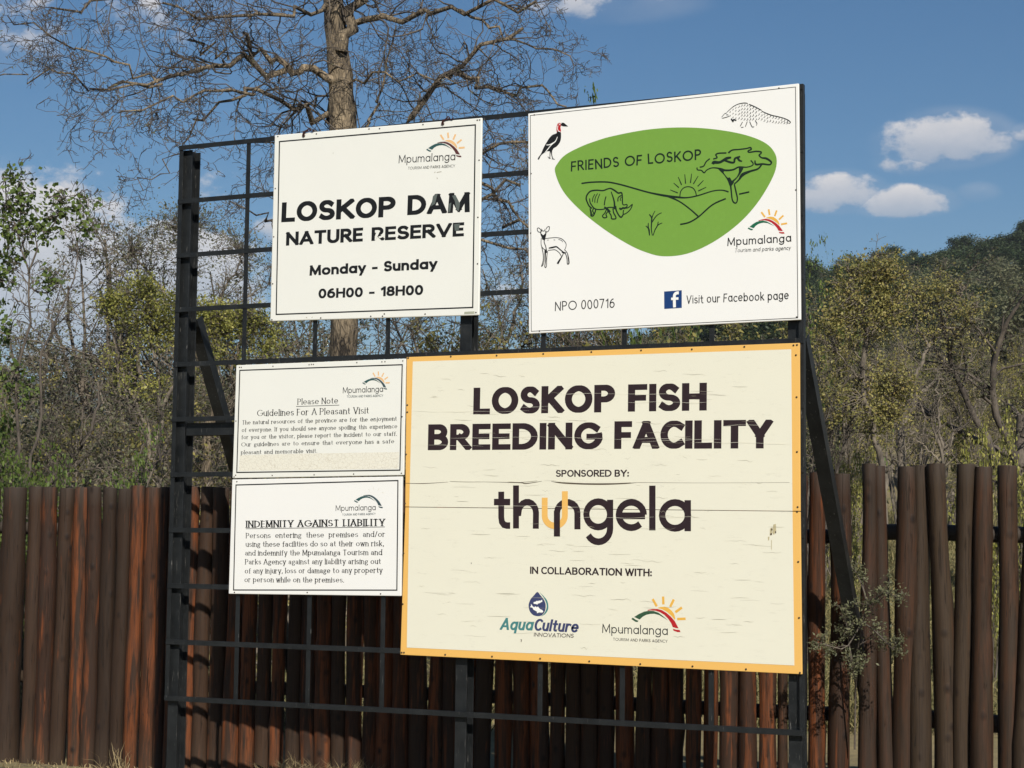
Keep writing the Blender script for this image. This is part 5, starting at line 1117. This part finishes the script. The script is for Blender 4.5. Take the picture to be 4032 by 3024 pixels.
shaped('tree', 'yellow green leafed thorn tree directly left of the frame post', 'tree', (600, D_),
 [([(640, 2020, D_), (600, 1820, D_), (560, 1640, D_), (500, 1500, D_), (440, 1300, D_), (400, 1200, D_)], .034, .007), ([(600, 1820, D_), (640, 1600, D_), (620, 1400, D_), (580, 1250, D_), (560, 1160, D_)], .030, .006), ([(640, 1600, D_), (720, 1460, D_), (800, 1340, D_), (880, 1260, D_), (960, 1230, D_)], .024, .006), ([(560, 1640, D_), (460, 1560, D_), (380, 1430, D_)], .014, .005)],
 [(450, 1180, D_, 80, 60, 40), (560, 1130, D_, 70, 50, 40), (520, 1260, D_, 110, 70, 34), (640, 1220, D_, 100, 80, 50), (650, 1320, D_, 110, 60, 36), (470, 1400, D_, 90, 70, 16), (560, 1520, D_, 120, 50, 26), (590, 1600, D_, 60, 40, 10), (820, 1230, D_, 90, 50, 44), (900, 1280, D_, 100, 60, 50), (800, 1330, D_, 90, 60, 36), (990, 1260, D_, 80, 60, 34), (1060, 1340, D_, 80, 60, 26), (930, 1400, D_, 120, 40, 16)], LF_YEL, TWIG_D, .040, 35, 24, .065, 8.0, .6)
D_ = 19.5
shaped('tree', 'pale barked tree trunk standing under the upper left brace', 'tree', (820, D_),
 [([(820, 2080, D_), (822, 1900, D_), (815, 1750, D_), (835, 1640, D_), (850, 1560, D_)], .055, .045), ([(835, 1640, D_), (900, 1560, D_), (960, 1540, D_)], .022, .008), ([(850, 1560, D_), (820, 1450, D_), (760, 1380, D_)], .026, .008), ([(850, 1560, D_), (920, 1440, D_), (940, 1350, D_)], .022, .008)], [(900, 1520, D_, 60, 60, 10), (780, 1500, D_, 60, 60, 10)], LF_GREY, BARK, .034, 36, 14, .07, 8.0, .6)
D_ = 18.2
shaped('bush', 'bare bush with pale forked limbs rising behind the left fence', 'bush', (220, D_),
 [([(225, 2060, D_), (225, 1900, D_), (290, 1800, D_), (350, 1720, D_), (385, 1620, D_), (405, 1500, D_)], .030, .008), ([(225, 1920, D_), (180, 1850, D_), (110, 1780, D_), (60, 1750, D_)], .014, .004), ([(225, 1900, D_), (205, 1750, D_), (205, 1600, D_), (240, 1520, D_)], .010, .004), ([(560, 2060, D_), (555, 1900, D_), (500, 1830, D_), (450, 1805, D_)], .020, .006), ([(555, 1900, D_), (620, 1800, D_), (630, 1700, D_), (620, 1560, D_)], .018, .005), ([(555, 1900, D_), (580, 1720, D_), (540, 1640, D_), (480, 1560, D_)], .014, .004), ([(590, 1850, D_), (640, 1790, D_), (660, 1700, D_)], .010, .004)], [], LF_GREY, TWIG, .03, 37, 1, .05, 14.0, .7)
D_ = 29.0
shaped('tree', 'wide feathery grey green tree crowned behind the top left of the frame', 'tree', (720, D_),
 [([(740, 2060, D_), (745, 1700, D_), (730, 1400, D_), (680, 1200, D_), (600, 1080, D_), (520, 1000, D_)], .07, .010), ([(730, 1400, D_), (760, 1200, D_), (750, 1040, D_), (720, 900, D_)], .045, .008), ([(735, 1450, D_), (830, 1250, D_), (900, 1120, D_), (950, 1000, D_)], .045, .008), ([(830, 1250, D_), (960, 1180, D_), (1060, 1120, D_)], .02, .006), ([(680, 1200, D_), (580, 1180, D_), (480, 1150, D_)], .018, .006)],
 [(540, 930, D_, 90, 90, 50), (640, 880, D_, 110, 80, 60), (740, 870, D_, 110, 80, 60), (850, 900, D_, 110, 80, 60), (950, 960, D_, 90, 80, 44), (1040, 1020, D_, 80, 80, 36), (620, 1020, D_, 150, 90, 44), (820, 1040, D_, 160, 90, 50), (480, 1060, D_, 80, 80, 34), (960, 1130, D_, 110, 70, 26)], LF_GREY, TWIG_D, .040, 38, 9, .13, 10.0, .9)
D_ = 25.5
shaped('tree', 'twiggy tree filling the slot between the two upper boards', 'tree', (2010, D_),
 [([(2010, 2080, D_), (2005, 1600, D_), (1990, 1350, D_), (1940, 1180, D_), (1900, 1060, D_)], .05, .008), ([(1990, 1350, D_), (2040, 1200, D_), (2060, 1050, D_), (2030, 940, D_)], .03, .006), ([(2000, 1450, D_), (2100, 1300, D_), (2160, 1150, D_)], .03, .006), ([(1990, 1350, D_), (1860, 1280, D_), (1760, 1260, D_)], .02, .006)],
 [(1960, 1160, D_, 90, 90, 26), (2040, 1200, D_, 80, 90, 30), (1980, 1320, D_, 120, 80, 40), (2080, 1330, D_, 90, 80, 30), (1850, 1330, D_, 120, 60, 26), (2220, 1350, D_, 120, 60, 26)], LF_GREY, TWIG_D, .036, 39, 14, .10, 10.0, .8)
# scattered woodland further back: nothing in the photo tells these apart
kinds = ['grey', 'olive2', 'bare', 'olive3', 'grey2', 'yellow2', 'trunked', 'bare2', 'trunked2']
for i in range(46):
    px = -500+i*42+prg.uniform(-30, 30); D = prg.uniform(33, 60)
    plant(prg.choice(kinds), px, D, H=prg.uniform(3.6, 5.4), name='tree', label='grey green bush tree in the thicket beyond the left fence', cat='tree', group='trees of the thicket behind the left fence', rz=prg.uniform(0, 6.28))
P_('olive3', 3560, 33, 1290, 'small olive tree on the slope between the two nearer trees', sx=.6)
P_('round', 3830, 36, 1240, 'rounded olive tree below the wooded hill', sx=.6)
P_('round', 3960, 40, 1300, 'rounded dull green tree up the slope near the right edge', sx=.7)
P_('grey', 3720, 38, 1200, 'grey feathery tree up the slope below the hill wood', sx=.8)
for i in range(30):
    px = prg.uniform(2050, 4600); D = prg.choice((prg.uniform(44, 60), prg.uniform(55, 95)))
    plant(prg.choice(kinds), px, D, H=prg.uniform(3.0, 4.8), name='tree', label='olive grey bush tree on the slope beyond the right fence', cat='tree', group='trees scattered on the slope behind the right fence', rz=prg.uniform(0, 6.28), sx=1.15)
for i in range(240):
    px = prg.uniform(2300, 4900); D = 90+150*prg.random()**.8
    plant(prg.choice(['hill', 'hill', 'hill', 'hill2']), px, D, H=prg.uniform(4.2, 7.5), name='tree', label='dark green tree in the wood covering the hill', cat='tree', group='dark trees covering the hill', rz=prg.uniform(0, 6.28), sx=1.35)
# creeping branch in front of the right fence ----------------------------------------
cb = thing('creeping_branch', 'feathery green thorn branch growing out through the fence gap by the brace foot', 'plant', tuple(solve_x(3360, 2700)*np.array([1, 1, 0])+np.array([0, 0, gz(4.7, 1.5)])))
rg = np.random.default_rng(5); Yb = 1.15
def bl(pts, n=8): 
    P = np.array([at_y(px, py, yy) for px, py, yy in pts]); t = np.linspace(0, 1, len(P)); q = np.linspace(0, 1, n); return np.stack([np.interp(q, t, P[:, i]) for i in range(3)], 1)
bs = np.stack([bl(p) for p in ([(3365, 2950, 1.45), (3370, 2600, 1.3), (3400, 2430, 1.2), (3420, 2380, 1.1)], [(3400, 2440, 1.2), (3330, 2560, 1.1), (3270, 2545, 1.0), (3215, 2530, .95)], [(3395, 2450, 1.2), (3440, 2480, 1.1), (3480, 2520, 1.0), (3520, 2560, 1.0)],
 [(3400, 2400, 1.2), (3440, 2360, 1.1), (3490, 2330, 1.0), (3530, 2350, 1.0)], [(3370, 2700, 1.4), (3340, 2520, 1.2), (3335, 2460, 1.1), (3320, 2430, 1.1)], [(3365, 2750, 1.4), (3375, 2640, 1.2), (3360, 2620, 1.1), (3390, 2600, 1.0)], [(3420, 2400, 1.2), (3400, 2320, 1.2), (3370, 2250, 1.2), (3350, 2230, 1.2)])])
br = np.repeat(np.linspace(.007, .0025, 8)[None], len(bs), 0)
g2 = grow(rg, [(bs, br)], [dict(k=7, n=5, jit=.25, ang=.8, lr=.32, rr=.5, t0=.2, rmin=.0018), dict(k=4, n=4, jit=.3, ang=.8, lr=.5, rr=.6, t0=.1, rmin=.0014, lmin=.05)])
V, Q = tubes(g2, [5, 4, 3]); put('stem', quads('stem', V, Q, TWIG, True), cb)
V, Q = leaves(rg, pts_of(g2[-1:], .3), 4, .024, .016, .45); put('foliage', quads('foliage', V, Q, LF_GREY, False), cb)
# grass ----------------------------------------------------------------------------
def tufts(name, m, spots_, blades, h, spread, seed, w=.004):
    rg = np.random.default_rng(seed); C = np.repeat(np.array(spots_), blades, 0); n = len(C); C = C+np.c_[rg.normal(0, spread, (n, 2)), np.zeros(n)]
    d = nrm(np.c_[rg.normal(0, .55, (n, 2)), np.ones(n)]); L = h*rg.uniform(.35, 1.2, n)[:, None]; s = nrm(np.cross(d, rg.normal(0, 1, (n, 3))))
    b = nrm(np.c_[rg.normal(0, 1, (n, 2)), np.full(n, -.35)]); mid = C+d*L*.6; tip = mid+nrm(d+b*.9)*L*.45; ww = (w*rg.uniform(.6, 1.4, n))[:, None]
    V = np.stack([C-s*ww, C+s*ww, mid+s*ww*.8, mid-s*ww*.8, tip+s*ww*.15, tip-s*ww*.15], 1).reshape(-1, 3); i = np.arange(n)[:, None]*6
    Q = np.concatenate([i+np.array([[0, 1, 2, 3]]), i+np.array([[3, 2, 4, 5]])]); put(name, quads(name, V, Q, m), None, kind='stuff', label='dry straw grass growing along the ground', category='grass')
rr = random.Random(3); sp = []
for i in range(900):
    x = rr.uniform(-4, 6.5); y = fence_y(x)-rr.uniform(-.25, .55); sp.append((x, y, gz(x, y)))
tufts('dry_grass', STRAW, sp[:420], 7, .05, .05, 1)
sp = []
for cx, n_ in ((.30, 16), (.45, 22), (.83, 16), (.95, 26), (2.1, 20), (2.6, 16), (3.3, 8), (4.7, 18), (4.85, 16), (5.9, 10), (6.1, 8), (-2.6, 8), (-1.2, 6)):
    for k in range(n_): x = cx+rr.gauss(0, .07); y = fence_y(x)-.12+rr.gauss(0, .04); sp.append((x, y, gz(x, y)))
tufts('dry_grass', STRAW, sp, 8, .21, .02, 2, .0022)
sp = []
for i in range(5200):
    D = 17.5+26*rr.random()**1.2; px = rr.uniform(2900, 4500) if rr.random() < .7 else rr.uniform(-300, 3000); sp.append(spot(px, D))
tufts('dry_grass', STRAWG, sp, 12, .42, .16, 3, .006)
# ground litter: fallen twigs near the fence foot
rg = np.random.default_rng(8); n = 260; x = rg.uniform(-4, 6.5, n); y = fence_y(x)-rg.uniform(.0, .9, n); P0 = np.c_[x, y, ground(x, y)+.006]
P = walk(rg, P0, np.c_[rg.normal(0, 1, (n, 2)), rg.normal(0, .06, n)], rg.uniform(.05, .22, n), 4, .12); V, Q = tubes([(P, np.full((n, 4), .0022))], [3])
put('fallen_twigs', quads('fallen_twigs', V, Q, TWIG, False), None, kind='stuff', label='small dry twigs lying on the soil by the fence', category='twigs')
bpy.context.view_layer.update()
for o in list(COL.objects):                                    # parts were modelled in world space under their thing's own origin
    if o.type == 'EMPTY' and o.name.split('.')[0] in ('reserve_sign', 'friends_sign', 'guidelines_sign', 'indemnity_sign', 'fish_facility_sign', 'sign_frame', 'pole_fence', 'thorn_tree', 'creeping_branch'):
        inv = Matrix.Translation(o.location).inverted()
        for ch in o.children: ch.matrix_parent_inverse = inv


# ------------------------------------------------------------------ thin haze in the air
hv, ht, hb = newmat('thin_haze'); ht.nodes.remove(hb)
pv = ht.nodes.new('ShaderNodeVolumePrincipled'); pv.inputs['Color'].default_value = (.80, .88, 1.0, 1); pv.inputs['Density'].default_value = HAZE
ht.links.new(pv.outputs[0], ht.nodes['Material Output'].inputs['Volume'])
v, f = box_vf(-4200, 4200, -4200, 4200, GZ-4, 172)
if HAZE: put('haze', mesh('haze', v, f, hv), None, kind='stuff')
